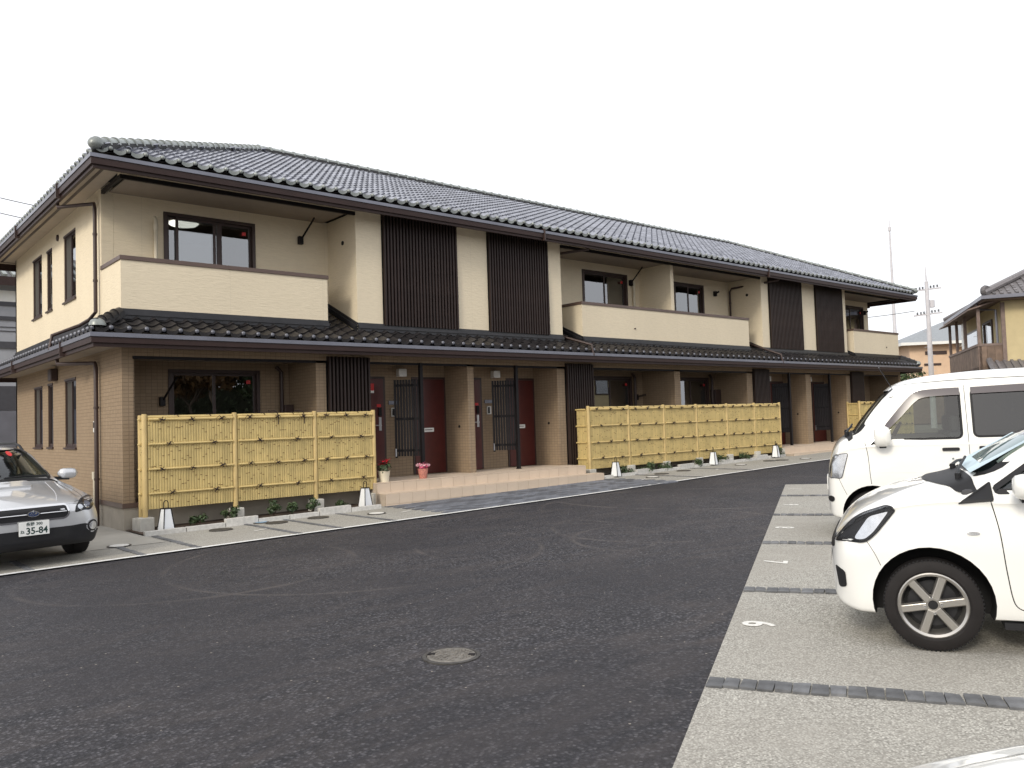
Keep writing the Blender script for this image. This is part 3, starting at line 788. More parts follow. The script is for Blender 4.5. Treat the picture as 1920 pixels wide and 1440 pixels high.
# ================================================================== TILED ROOFS
TW, TL, PITCH_R = 0.265, 0.235, 0.45
_len = math.hypot(1, PITCH_R); CO, SI = 1 / _len, PITCH_R / _len
PROF = [(0.0, .012), (.09, .0), (.24, -.013), (.40, -.016), (.55, -.008), (.66, .008), (.75, .028), (.85, .040), (.95, .032), (1.03, .010)]
def tile_geo(eave=False, guard=False, ball_r=.046):
    """one curved pan tile: u across, v up the slope, n out of the roof; material 1 = round end"""
    b = MB(); n = len(PROF)
    tv = []
    for (v, dn) in ((-.004, .034), (TL + .03, .006)):
        for u, h in PROF: tv.append((u * TW, v, h + dn))
    for u, h in PROF: tv.append((u * TW, .002, h + .034 - .032))
    fs = []
    for i in range(n - 1):
        fs.append((i, i + 1, n + i + 1, n + i)); fs.append((2 * n + i, 2 * n + i + 1, i + 1, i))
    fs.append((0, n, 2 * n)); 
    b.add(tv, fs, 0)
    if eave:
        vs = []; m = 7
        for k in range(m):
            u = .02 + .70 * k / (m - 1); h = np.interp(u, [p[0] for p in PROF], [p[1] for p in PROF])
            vs.append((u * TW, -.012, h + .036))
        for k in range(m):
            u = .02 + .70 * k / (m - 1); h = np.interp(u, [p[0] for p in PROF], [p[1] for p in PROF])
            vs.append((u * TW, -.028, h - .016 - .010 * math.sin(math.pi * k / (m - 1))))
        for k in range(m):
            vs.append((vs[m + k][0], .015, vs[m + k][2]))
        b.add(vs, [(m + k, m + k + 1, k + 1, k) for k in range(m - 1)] + [(2 * m + k, 2 * m + k + 1, m + k + 1, m + k) for k in range(m - 1)], 2)
        c = Vector((.86 * TW, -.006, .036)); vs = [c + Vector((0, -ball_r, 0))]; fs = []
        for i, a in enumerate((30, 60, 95)):
            for k in range(10):
                q = 2 * math.pi * k / 10
                vs.append(c + Vector((ball_r * math.sin(R(a)) * math.cos(q), -ball_r * math.cos(R(a)), ball_r * math.sin(R(a)) * math.sin(q))))
        for k in range(10):
            fs.append((0, 1 + (k + 1) % 10, 1 + k))
            for i in range(2): fs.append((1 + i * 10 + k, 1 + i * 10 + (k + 1) % 10, 11 + i * 10 + (k + 1) % 10, 11 + i * 10 + k))
        b.add(vs, fs, 1)
    if guard:
        pts = [Vector((.38 * TW + .052 * math.cos(R(a)), .05, .0 + .060 * math.sin(R(a)))) for a in range(-8, 189, 28)]
        b.tube(pts, .011, 4, 0)
    return b

def slope(origin, U, V, width, rise_len, keep, eave=True, guards=()):
    U, V = Vector(U), Vector(V); N = U.cross(V); out = []
    nc = int(math.ceil(width / TW)); pw = width / nc
    nr = int(math.ceil(rise_len / TL))
    for r in range(nr):
        for c_ in range(nc):
            p = Vector(origin) + U * (c_ * pw) + V * (r * TL)
            ctr = p + U * (pw / 2) + V * (TL / 2)
            if not keep(ctr, (c_ + .5) * pw, (r + .5) * TL): continue
            Mx = Matrix(((U.x * pw / TW, V.x, N.x, p.x), (U.y * pw / TW, V.y, N.y, p.y), (U.z, V.z, N.z, p.z), (0, 0, 0, 1)))
            out.append((Mx, 1 if (r == 0 and eave) else (2 if r in guards and c_ % 1 == 0 else 0), (ctr - CAM_LOC).length))
    return out
CAM_LOC = Vector((-3.9, -14.2, 1.6))

def lay_tiles(tiles, part, mats, n_single, eye_side, br=.046):
    """the tiles that show largest stay single pieces, the rest is joined"""
    geos = [tile_geo(), tile_geo(eave=True, ball_r=br), tile_geo(guard=True)]
    meshes = [g.mesh('tile', mats, angle=40) for g in geos]
    vis = sorted([t for t in tiles if eye_side(t)], key=lambda t: t[2]); single = vis[:n_single]
    ids = {id(t) for t in single}
    for t in single: put('tile', meshes[t[1]], part, mat=t[0])
    V_, F_, Mi = [], [], []; base = 0
    for t in tiles:
        if id(t) in ids: continue
        g = geos[t[1]]; A = np.array(t[0])
        P_ = np.c_[np.array(g.v), np.ones(len(g.v))] @ A.T
        V_.append(P_[:, :3]); F_.extend([tuple(i + base for i in f) for f in g.f]); Mi.extend(g.m); base += len(g.v)
    if base:
        me = bpy.data.meshes.new('tile_field'); me.from_pydata(np.concatenate(V_).tolist(), [], F_)
        for m in mats: me.materials.append(m)
        me.polygons.foreach_set('material_index', Mi); me.polygons.foreach_set('use_smooth', [True] * len(F_)); me.set_sharp_from_angle(angle=R(40)); me.update()
        o = put('tile_field', me, part); o['kind'] = 'stuff'

# ---- upper hip roof
OV = 0.50; EZ = 6.055
X0, X1, Y0, Y1 = -OV, BL + OV, -OV, BD + OV
HALF = (Y1 - Y0) / 2; RZ = EZ + HALF * PITCH_R; SL = HALF * _len
b = MB()
e = .03
rp = [(X0, Y0, EZ - e), (X1, Y0, EZ - e), (X1, Y1, EZ - e), (X0, Y1, EZ - e), (X0 + HALF, Y0 + HALF, RZ - e), (X1 - HALF, Y0 + HALF, RZ - e)]
b.add(rp, [(0, 1, 5, 4), (2, 3, 4, 5), (3, 0, 4), (1, 2, 5), (3, 2, 1, 0)])
UR = b.build('upper_roof', M['deck'], APT, label='upper hip roof of silver-grey curved tiles')
hip = lambda width: (lambda p, u, v: min(u, width - u) > v * CO - .04)
WF = X1 - X0; WS = Y1 - Y0
front = slope((X0, Y0, EZ), (1, 0, 0), (0, CO, SI), WF, SL, hip(WF), guards=(2, 3))
left = slope((X0, Y1, EZ), (0, -1, 0), (CO, 0, SI), WS, SL, hip(WS))
right = slope((X1, Y0, EZ), (0, 1, 0), (-CO, 0, SI), WS, SL, hip(WS))
back = slope((X1, Y1, EZ), (-1, 0, 0), (0, -CO, SI), WF, SL, hip(WF))
nF = {id(t) for t in front}
lay_tiles(front + left + right + back, UR, [M['tile'], M['ridge'], M['ridge']], 170, lambda t: id(t) in nF, .036)

def caps(part, p0, p1, r, step, mat, ball=None, lift=.03):
    p0, p1 = Vector(p0), Vector(p1); d = (p1 - p0); L = d.length; d.normalize()
    side = d.cross(Vector((0, 0, 1))).normalized(); up = side.cross(d)
    g = MB(); n = 8; rings = ((0.0, r), (step * .16, r), (step * .2, r * .86), (step * 1.1, r * .80))
    vs = []
    for s_, rr in rings:
        for k in range(n + 1):
            a = math.pi * (-.08 + 1.16 * k / n); vs.append((s_, rr * math.cos(a), rr * math.sin(a)))
    fs = [(i * (n + 1) + k, i * (n + 1) + k + 1, (i + 1) * (n + 1) + k + 1, (i + 1) * (n + 1) + k) for i in range(3) for k in range(n)]
    fs.append(tuple(range(n, -1, -1)))
    g.add(vs, fs); me = g.mesh('ridge_tile', mat, angle=40)
    k = int(L / step)
    for i in range(k):
        p = p0 + d * (i * L / k) + up * lift
        put('ridge_tile', me, part, mat=Matrix(((d.x, side.x * -1, up.x, p.x), (d.y, -side.y, up.y, p.y), (d.z, -side.z, up.z, p.z), (0, 0, 0, 1))))
    if ball:
        q = p0 - d * .02 + up * lift; bb = MB(); bb.lathe([(.0001, -ball)] + [(ball * math.sin(R(a)), -ball * math.cos(R(a))) for a in (25, 50, 75, 90, 110, 130)], 16)
        for i, v_ in enumerate(bb.v): bb.v[i] = (v_[0], v_[1] * .9, v_[2])
        mm = Matrix(((side.x, up.x, d.x, q.x), (side.y, up.y, d.y, q.y), (side.z, up.z, d.z, q.z), (0, 0, 0, 1)))
        put('hip_end_tile', bb.mesh('hip_end_tile', mat, smooth=True), part, mat=mm)
    bb = MB(); bb.bar(p0 + up * (lift - .045), p1 + up * (lift - .045), r * 1.7, .10, up=up); bb.build('ridge_bed', M['deck'], part)
for a, c_ in (((X0, Y0), 1), ((X0, Y1), 1), ((X1, Y0), 2), ((X1, Y1), 2)):
    top = (X0 + HALF, Y0 + HALF, RZ + .04) if c_ == 1 else (X1 - HALF, Y0 + HALF, RZ + .04)
    caps(UR, (a[0] + .02 * (1 if c_ == 1 else -1), a[1], EZ + .05), top, .105, .27, M['ridge'], ball=.108)
caps(UR, (X0 + HALF - .1, Y0 + HALF, RZ + .05), (X1 - HALF + .1, Y0 + HALF, RZ + .05), .095, .30, M['ridge'])

# eave: gutter, fascia, soffit
def ring(b, x0, y0, x1, y1, w, z0, z1):
    b.box(x0, y0, z0, x1, y0 + w, z1); b.box(x0, y1 - w, z0, x1, y1, z1); b.box(x0, y0 + w, z0, x0 + w, y1 - w, z1); b.box(x1 - w, y0 + w, z0, x1, y1 - w, z1)
b = MB(); ring(b, X0 - .085, Y0 - .085, X1 + .085, Y1 + .085, .085, 5.895, 5.955); b.build('gutter', M['gutter'], UR)
b = MB(); ring(b, X0 - .07, Y0 - .07, X1 + .07, Y1 + .07, .03, 5.79, 5.893); ring(b, X0 - .035, Y0 - .035, X1 + .035, Y1 + .035, .05, 5.735, 5.80); ring(b, X0, Y0, X1, Y1, .03, 5.80, 5.97); b.build('fascia', M['fascia'], UR)
b = MB()
ring(b, X0 + .03, Y0 + .03, X1 - .03, Y1 - .03, OV - .031, 5.90, 5.925)
b.build('soffit', M['eave_soffit'], UR)
b = MB(); ring(b, X0 + .22, Y0 + .22, X1 - .22, Y1 - .22, .05, 5.893, 5.899); b.build('soffit_vent', M['dkbrown'], UR)
for y in (1.6, 5.3):
    b = MB(); b.box(X0 - .112, y, 5.73, X0 - .02, y + .03, 5.99); b.build('gutter_joint', M['dkbrown'], UR)
for x in (9.0, 18.4):
    b = MB(); b.box(x, Y0 - .112, 5.73, x + .03, Y0 - .02, 5.99); b.build('gutter_joint', M['dkbrown'], UR)

# ---- lower skirt roof: front with notches into the veranda gaps, and both sides
OL = 0.53; LZ = 3.215
LX0, LX1, LY0 = -OL, BL + OL, -OL
GAPS = [(3.74, 4.39), (10.07, 10.77), (18.09, 18.85), (24.25, 24.76)]
WLF = LX1 - LX0
b = MB()
zt = LZ + OL * PITCH_R
b.add([(LX0, LY0, LZ - e), (LX1, LY0, LZ - e), (BL, 0, zt - e), (0, 0, zt - e)], [(0, 1, 2, 3)])
b.add([(LX0, BD + OL, LZ - e), (LX0, LY0, LZ - e), (0, 0, zt - e), (0, BD, zt - e)], [(0, 1, 2, 3)])
b.add([(LX1, LY0, LZ - e), (LX1, BD + OL, LZ - e), (BL, BD, zt - e), (BL, 0, zt - e)], [(0, 1, 2, 3)])
for g0, g1 in GAPS: b.add([(g0, 0, zt - e), (g1, 0, zt - e), (g1, VY, zt + VY * PITCH_R - e), (g0, VY, zt + VY * PITCH_R - e)], [(0, 1, 2, 3)])
LR = b.build('lower_roof', M['deck'], APT, label='lower skirt roof of dark curved tiles with silver round ends')
def keepL(p, u, v):
    d = v * CO
    if min(u, WLF - u) < d - .02: return False
    if d < OL + .05: return True
    return any(g0 + .05 < p.x < g1 - .05 for g0, g1 in GAPS) and d < OL + VY - .02
lf = slope((LX0, LY0, LZ), (1, 0, 0), (0, CO, SI), WLF, (OL + VY) * _len, keepL)
WLS = BD + 2 * OL
keepS = lambda p, u, v: min(u, WLS - u) > v * CO - .02 and v * CO < OL + .05
ll_ = slope((LX0, BD + OL, LZ), (0, -1, 0), (CO, 0, SI), WLS, OL * _len, keepS)
lr_ = slope((LX1, LY0, LZ), (0, 1, 0), (-CO, 0, SI), WLS, OL * _len, keepS)
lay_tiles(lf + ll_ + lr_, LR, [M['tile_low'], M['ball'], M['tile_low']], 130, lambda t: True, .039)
caps(LR, (LX0 + .03, LY0 + .03, LZ + .06), (-.02, -.02, zt + .10), .085, .16, M['tile_low'])
caps(LR, (LX1 - .03, LY0 + .03, LZ + .06), (BL + .02, -.02, zt + .10), .085, .16, M['tile_low'])
for x, s_ in ((LX0 + .05, 1), (LX1 - .05, -1)):
    bb = MB(); bb.lathe([(.0001, .115)] + [(.125 * math.sin(R(a)), .115 * math.cos(R(a))) for a in (25, 50, 75, 95)], 18); bb.build('hip_end_tile', M['ridge'], LR, loc=(x, LY0 + .05, LZ + .065), smooth=True)
# flashing at the foot of the upper walls
b = MB()
def fl(x0, y0, x1, y1, za, zb):
    """stepped black flashing along a wall foot"""
    d = Vector((x1 - x0, y1 - y0, 0)).normalized(); nrm = Vector((d.y, -d.x, 0))
    for off, lo, hi in ((.03, 0, .06), (.055, .06, .11), (.02, .11, .17)):
        p0 = Vector((x0, y0, za + lo + (hi - lo) / 2)) + nrm * off / 2; p1 = Vector((x1, y1, zb + lo + (hi - lo) / 2)) + nrm * off / 2
        b.bar(p0, p1, off, hi - lo)
fz = zt + .01
edges = [0.0] + [v for g in GAPS for v in g] + [BL]
for i in range(0, len(edges), 2): fl(edges[i] - (.03 if i == 0 else 0), 0, edges[i + 1] + (.03 if edges[i + 1] == BL else 0), 0, fz, fz)
gz_ = zt + VY * PITCH_R + .01
for g0, g1 in GAPS:
    fl(g0, VY, g1, VY, gz_, gz_); fl(g0, 0.0, g0, VY, fz, gz_); fl(g1, VY, g1, 0.0, gz_, fz)
fl(0, BD, 0, -.0, fz, fz); fl(BL, 0, BL, BD, fz, fz)
b.build('flashing', M['flash'], LR)
b = MB(); ring(b, LX0 - .085, LY0 - .085, LX1 + .085, BD + OL, .085, 3.092, 3.158); b.build('gutter', M['gutter'], LR)
b = MB(); ring(b, LX0 - .068, LY0 - .068, LX1 + .068, BD + OL + .06, .03, 3.0, 3.090); ring(b, LX0 - .03, LY0 - .03, LX1 + .03, BD + OL, .05, 2.94, 3.0); ring(b, LX0, LY0, LX1, BD + OL - .06, .03, 3.0, 3.155); b.build('fascia', M['fascia'], LR)
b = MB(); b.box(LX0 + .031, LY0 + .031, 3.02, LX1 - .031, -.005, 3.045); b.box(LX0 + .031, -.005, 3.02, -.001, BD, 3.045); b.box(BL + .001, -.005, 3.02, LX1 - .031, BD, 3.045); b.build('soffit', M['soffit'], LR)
for y in (1.3, 5.6):
    b = MB(); b.box(LX0 - .107, y, 2.93, LX0 - .02, y + .03, 3.174); b.build('gutter_joint', M['dkbrown'], LR)

# ---- downpipes
def pipe(pts, r=.032, name='downpipe'):
    bb = MB(); bb.tube(pts, r, 10)
    for p, q in zip(pts[:-1], pts[1:]):
        p, q = Vector(p), Vector(q)
        if abs((q - p).normalized().z) > .95 and (q - p).length > 1:
            for t in (.25, .7): c_ = p.lerp(q, t); bb.tube([c_ + Vector((0, 0, .02)), c_ - Vector((0, 0, .02))], r * 1.25, 10)
    bb.build(name, M['dkbrown'], APT, angle=40)
pipe([(-.48, 2.12, 5.80), (-.48, 2.05, 5.68), (-.07, 1.30, 5.64), (-.07, 1.27, 5.55), (-.07, 1.27, 3.72), (-.10, 1.55, 3.62), (-.12, 2.18, 3.58), (-.56, 2.22, 3.38), (-.60, 2.22, 3.12)])
pipe([(-.50, 2.15, 2.98), (-.50, 2.10, 2.86), (-.07, 1.34, 2.83), (-.07, 1.30, 2.74), (-.07, 1.30, -.02)], .036)
pipe([(10.62, -.47, 5.80), (10.60, -.45, 5.72), (10.16, .40, 5.68), (10.14, .45, 5.60), (10.14, .45, 3.78), (10.2, .30, 3.66), (10.50, -.55, 3.36), (10.50, -.60, 3.10)])
pipe([(19.25, -.47, 5.80), (19.2, -.40, 5.72), (18.76, 1.0, 5.62), (18.76, 1.08, 5.52), (18.76, 1.08, 4.05), (18.70, .6, 3.85), (18.95, -.55, 3.36), (18.95, -.60, 3.10)])
pipe([(BL + .48, 1.3, 5.80), (BL + .46, 1.3, 5.7), (BL + .07, 1.3, 5.66), (BL + .07, 1.3, 3.7)])
# ================================================================== BAMBOO FENCES, LANTERNS, PLANTS
M['cane'] = plain('yellow_bamboo', (0.50, 0.385, 0.160), 0.55, var=0.12, nscale=5, rnd=0.10)
M['rail'] = plain('pale_bamboo_rail', (0.60, 0.455, 0.19), 0.45, var=0.10, nscale=7, rnd=0.06)
M['post'] = plain('bamboo_post', (0.52, 0.385, 0.165), 0.6, var=0.12, nscale=4)
M['node'] = plain('bamboo_node_line', (0.17, 0.10, 0.03), 0.7)
M['twine'] = plain('black_palm_twine', (0.022, 0.012, 0.012), 0.85)
M['block'] = plain('concrete_block', (0.50, 0.485, 0.44), 0.9, var=0.15, nscale=6, bump=0.6, bscale=60)

def tie_mesh(seed):
    rr = random.Random(seed); b = MB()
    for s in (-1, 1):
        b.tube([(s * .035, -.034, -.03), (0, -.046, 0), (-s * .035, -.034, .03)], .006, 5)
    b.tube([(-.014, -.03, -.012), (0, -.055, .0), (.014, -.03, .012)], .012, 6)
    for s in (-1, 1):
        l = rr.uniform(.05, .085); b.tube([(0, -.05, 0), (s * l * .5, -.058, rr.uniform(.0, .035)), (s * l, -.05, rr.uniform(-.02, .03))], .004, 5)
    b.tube([(0, -.05, 0), (.05, -.06, .02), (.02, -.058, .035), (0, -.05, .0)], .0035, 5)
    return b.mesh('twine_tie', M['twine'])
TIES = [tie_mesh(i) for i in range(4)]

def panel(par, x0, x1, zb, zt, seed, cw=.043):
    """half-round canes side by side, too thin to pick apart: joined"""
    rr = random.Random(seed); b = MB(); n = max(2, int(round((x1 - x0) / cw))); w = (x1 - x0) / n
    for i in range(n):
        cx = x0 + w * (i + .5); r = w * .5; top = zt + rr.uniform(-.006, .004)
        sec = [(cx + r * math.cos(R(a)), -.3 * w - r * .55 * math.sin(R(a))) for a in (0, 35, 70, 110, 145, 180)]
        vs = [(x, y, zb) for x, y in sec] + [(x, y, top) for x, y in sec]
        b.add(vs, [(k + 1, k, 6 + k, 7 + k) for k in range(5)] + [tuple(range(6, 12))], 0)
        z = zb + rr.uniform(.05, .5)
        while z < zt - .03:
            hh = .006; tilt = rr.uniform(-.006, .006)
            for k in range(1, 4):
                (xa, ya), (xb, yb) = sec[k], sec[k + 1]
                b.add([(xa, ya - .003, z - hh), (xb, yb - .003, z - hh + tilt * .3), (xb, yb - .003, z + hh + tilt * .3), (xa, ya - .003, z + hh)], [(1, 0, 3, 2)], 1)
            z += rr.uniform(.30, .62)
    b.box(x0, -.3 * w + .001, zb, x1, .012, zt - .012, 0)
    o = b.build('cane_panel', [M['cane'], M['node']], par, angle=50); o['kind'] = 'stuff'
    return o
RAILZ = (1.80, 1.40, 1.00, .61)
def fence(xs, y, label, ret=None, detail=1, group='bamboo screens before the terraces', foot=True):
    zg = gz(xs[0], y)
    F = thing('bamboo_fence', label, 'fence', (xs[0], y, zg), group=group)
    X = [x - xs[0] for x in xs]; Z = lambda z: z - zg
    for i, x in enumerate(X):
        b = MB(); b.lathe([(.0001, Z(1.885)), (.036, Z(1.885)), (.042, Z(1.87)), (.042, Z(.20))], 12, Matrix.Translation((x, 0, 0))); b.build('post', M['post'], F, angle=40)
        g = gz(xs[i], y) - zg
        if foot:
            b = MB(); b.box(x - .11, -.11, g - .06, x + .11, .11, g + .24); b.build('footing', M['block'], F, bevel=.012)
    ti = 0
    for i in range(len(X) - 1):
        panel(F, X[i] + .045, X[i + 1] - .045, Z(.365), Z(1.80), i * 13 + int(xs[0] * 10))
        L = X[i + 1] - X[i]
        for r_, z in enumerate(RAILZ):
            b = MB(); rad = .022 if r_ == 0 else .017
            b.tube([(X[i] + .05, -.042, Z(z)), (X[i + 1] - .05, -.042, Z(z) + random.uniform(-.006, .006))], rad, 8); b.build('rail', M['rail'], F, angle=40)
            nt = 3 if r_ % 2 == 0 else 2
            for k in range(nt):
                xx = X[i] + L * ((k + .5) / nt + (.0 if nt == 3 else random.uniform(-.04, .04)))
                s = random.choice((1, 1, -1)) * random.uniform(.85, 1.15)
                o = put('twine_tie', TIES[ti % 4], F, (xx, -.038, Z(z)), (random.uniform(-.2, .2), random.uniform(-.5, .5), 0)); o.scale = (abs(s), 1, s); ti += 1
        b = MB(); b.tube([(X[i] + .045, -.002, Z(1.835)), (X[i + 1] - .045, -.002, Z(1.835))], .028, 8); b.build('top_cap', M['rail'], F, angle=40)
        for k in range(2):
            xx = X[i] + L * (.33 + .36 * k)
            b = MB(); b.tube([(xx, .02, Z(1.84)), (xx + .01, .0, Z(1.875)), (xx + .03, -.03, Z(1.86)), (xx + .045, -.035, Z(1.835))], .006, 5); b.tube([(xx, 0, Z(1.87)), (xx - .03, -.02, Z(1.845))], .006, 5); b.build('twine_tie', M['twine'], F)
    if ret:
        # short return towards the building
        for k, (yy) in enumerate((ret,)):
            b = MB(); b.lathe([(.0001, Z(1.87)), (.036, Z(1.87)), (.040, Z(1.855)), (.040, Z(.1))], 12, Matrix.Translation((X[0], yy, 0))); b.build('post', M['post'], F, angle=40)
            g = gz(xs[0], y) - zg
            b = MB(); b.box(X[0] - .11, yy - .11, g - .06, X[0] + .11, yy + .11, g + .22); b.build('footing', M['block'], F, bevel=.012)
        p = panel(F, .045, ret - .045, Z(.365), Z(1.80), 99); p.rotation_euler = (0, 0, R(90)); p.location = (X[0], 0, 0)
        p.scale = (1, -1, 1)
        for z in RAILZ:
            b = MB(); b.tube([(X[0] - .042, .045, Z(z)), (X[0] - .042, ret - .045, Z(z))], .02, 8); b.build('rail', M['rail'], F, angle=40)
    return F
F1 = fence([0.20, 1.672, 3.173, 4.414], -.45, 'yellow bamboo fence of three panels at the building corner', ret=.20)
F2 = fence([10.385, 11.815, 13.222, 14.631, 16.066, 17.459, 18.844], -.45, 'long yellow bamboo fence of six panels beyond the first porch', ret=.42)
F3 = fence([24.0, 25.4, 26.8, 28.2], -.45, 'yellow bamboo fence half hidden behind the white van', ret=.42)
# loose twine hanging from the second panel of the first fence
for x in (2.30 + .02, 2.82):
    b = MB(); pts = [(0, -.02, 1.90), (.05, -.05, 1.905), (.10, -.06, 1.88), (.125, -.06, 1.82), (.13, -.06, 1.74), (.125, -.06, 1.66)]
    b.tube(pts, .008, 5); b.tube([(0, -.02, 1.895), (-.05, -.04, 1.91), (-.04, -.05, 1.88)], .007, 5); b.build('twine_tie', M['twine'], F1, loc=(x - .20, 0, -gz(.2, -.45)))

# lanterns
M['paper'] = plain('white_lantern_panel', (0.80, 0.82, 0.84), 0.5, var=0.03)
LANT = None
def lantern(x, y, z, label):
    global LANT
    if LANT is None:
        T = thing('garden_lantern', '', 'lantern')
        b = MB(); a, c_, h = .095, .055, .34
        b.add([(-a, -a, .01), (a, -a, .01), (a, a, .01), (-a, a, .01), (-c_, -c_, h), (c_, -c_, h), (c_, c_, h), (-c_, c_, h)], [(3, 2, 1, 0), (4, 5, 6, 7), (0, 1, 5, 4), (1, 2, 6, 5), (2, 3, 7, 6), (3, 0, 4, 7)])
        b.build('shade', M['paper'], T)
        for sx, sy in ((-1, -1), (1, -1), (1, 1), (-1, 1)):
            b = MB(); b.bar((sx * a, sy * a, 0), (sx * c_, sy * c_, h + .005), .014, .014); b.build('corner_bar', M['black'], T)
        b = MB(); b.box(-.062, -.062, h + .001, .062, .062, h + .014); b.build('lid', M['black'], T)
        b = MB(); b.tube([(-.04, 0, h + .012), (-.04, 0, h + .09), (-.028, 0, h + .12), (0, 0, h + .132), (.028, 0, h + .12), (.04, 0, h + .09), (.04, 0, h + .012)], .007, 6); b.build('handle', M['black'], T)
        LANT = T
    else: T = copy_tree(LANT)
    T.location = (x, y, z); T.rotation_euler = (0, 0, R(12)); T['label'] = label; T['group'] = 'white lanterns along the fences'
for x, lb in ((0.42, 'white lantern beside the footing at the corner end of the first fence'), (4.02, 'white lantern at the porch end of the first bamboo fence'), (10.96, 'white lantern under the first panel of the long bamboo fence'),
              (14.92, 'white lantern under the fourth panel of the long bamboo fence'), (18.05, 'white lantern under the last panel of the long bamboo fence')):
    lantern(x, -.76, gz(x, -.76) + .03, lb)

# small shrubs
def leaf_mat(name, col, var=.4):
    t = NT(name); oi = t.node('ShaderNodeNewGeometry')
    c = t.ramp(oi.outputs['Random Per Island'], [(0.0, tuple(k * (1 - var) for k in col)), (.6, col), (1.0, tuple(k * (1 + var) for k in col))])
    t.base(c); return t.set(.5, spec=.4)
M['leaf'] = leaf_mat('dark_green_leaf', (.045, .075, .028)); M['leaf_red'] = leaf_mat('red_bract', (.55, .012, .03), .35); M['leaf_pink'] = leaf_mat('pink_petal', (.62, .10, .20), .35)
M['leaf_brown'] = leaf_mat('reddish_leaf', (.10, .05, .03)); M['twig'] = plain('twig', (.08, .055, .04), .8); M['palepink'] = leaf_mat('pale_petal', (.75, .45, .50), .15)
def leaves(b, centre, rad, n, size, rr, flat=.7, up=.3):
    for _ in range(n):
        d = Vector((rr.gauss(0, 1), rr.gauss(0, 1), rr.gauss(0, 1) * flat)).normalized() * rad * rr.random() ** .4
        p = Vector(centre) + d
        n_ = (d.normalized() + Vector((rr.uniform(-.7, .7), rr.uniform(-.7, .7), up + rr.uniform(-.3, .6)))).normalized()
        t = n_.orthogonal().normalized(); t = (Matrix.Rotation(rr.uniform(0, 6.28), 3, n_) @ t); s = n_.cross(t); l = size * rr.uniform(.6, 1.2)
        b.add([p - t * l, p + s * l * .45 + n_ * l * .1, p + t * l, p - s * l * .45 + n_ * l * .1], [(0, 1, 2, 3)])
def shrub(x, y, h, w, label, seed, m='leaf', n=70):
    rr = random.Random(seed); T = thing('shrub', label, 'shrub', (x, y, gz(x, y) + .02), group='low shrubs under the fences')
    b = MB()
    for k in range(5):
        a = rr.uniform(0, 6.28); q = Vector((math.cos(a) * w * .7, math.sin(a) * w * .7, h * rr.uniform(.6, 1)))
        b.tube([(0, 0, -.02), q * .5 + Vector((0, 0, h * .15)), q], [.006, .004, .002], 5)
    b.build('stem', M['twig'], T)
    b = MB()
    for k in range(6):
        a = rr.uniform(0, 6.28); leaves(b, (math.cos(a) * w * .5, math.sin(a) * w * .5, h * rr.uniform(.35, .95)), w * .45, n // 6, .036, rr)
    b.build('foliage', M[m], T)
for i, (x, h, w, lb) in enumerate(((0.98, .22, .16, 'small green shrub under the first panel of the corner fence'), (1.50, .30, .17, 'taller green shrub beside the second footing of the corner fence'), (2.28, .30, .15, 'upright green shrub under the middle panel of the corner fence'),
                                  (2.62, .20, .11, 'thin green shrub right of the upright one under the corner fence'), (3.02, .24, .15, 'green shrub beside the third footing of the corner fence'), (3.62, .14, .14, 'flat green shrub under the last panel of the corner fence'),
                                  (11.5, .18, .2, 'green shrub under the first panel of the long fence'), (12.3, .22, .25, 'green shrub under the second panel of the long fence'), (13.0, .2, .22, 'green shrub near the third footing of the long fence'), (14.4, .22, .2, 'green shrub near the fourth footing of the long fence'),
                                  (15.5, .22, .25, 'green shrub under the fourth panel of the long fence'), (16.6, .2, .22, 'green shrub under the fifth panel of the long fence'), (18.45, .25, .22, 'dark green shrub beside the last lantern of the long fence'))):
    shrub(x, -.62, h, w, lb, i, 'leaf', 200)

# potted flowers on the porch
M['pot'] = plain('cream_pot', (.72, .66, .52), .5, var=.06); M['basket'] = plain('patterned_wrap', (.42, .16, .12), .7, var=.5, nscale=60)
T = thing('potted_poinsettia', 'red poinsettia in a cream pot by the fence end', 'plant', (4.66, -.40, ZP + .001)); T.scale = (1.25, 1.25, 1.25)
b = MB(); b.lathe([(.0001, 0), (.072, 0), (.095, .16), (.10, .17), (.088, .17), (.085, .15), (.0001, .15)], 18); b.build('pot', M['pot'], T, angle=40)
rr = random.Random(5)
b = MB(); leaves(b, (0, 0, .22), .13, 50, .05, rr, .5); b.build('leaf_cluster', M['leaf'], T)
b = MB()
for k in range(9):
    a = rr.uniform(0, 6.28); q = Vector((math.cos(a) * rr.uniform(.02, .11), math.sin(a) * rr.uniform(.02, .11), .30 + rr.uniform(-.06, .06)))
    for j in range(9):
        aa = j * .698 + rr.uniform(-.2, .2); d = Vector((math.cos(aa), math.sin(aa), rr.uniform(-.3, .25))); l = rr.uniform(.05, .085); s = Vector((-d.y, d.x, 0)) * l * .26
        b.add([q, q + d * l * .5 + s, q + d * l, q + d * l * .5 - s], [(0, 1, 2, 3)])
b.build('bracts', M['leaf_red'], T)
T = thing('flower_basket', 'pink flowers in a patterned wrapped pot on the porch', 'plant', (5.58, -.40, ZP + .001))
b = MB(); b.lathe([(.0001, 0), (.075, 0), (.105, .19), (.10, .20), (.0001, .19)], 18); b.build('pot', M['basket'], T, angle=40)
b = MB(); leaves(b, (0, 0, .24), .12, 120, .03, rr, .5); b.build('blooms', M['leaf_pink'], T)
b = MB()
for k in range(16):
    a = k * .393; leaves(b, (math.cos(a) * .12, math.sin(a) * .12, .27), .03, 6, .03, rr)
b.build('wrap_frill', M['palepink'], T)
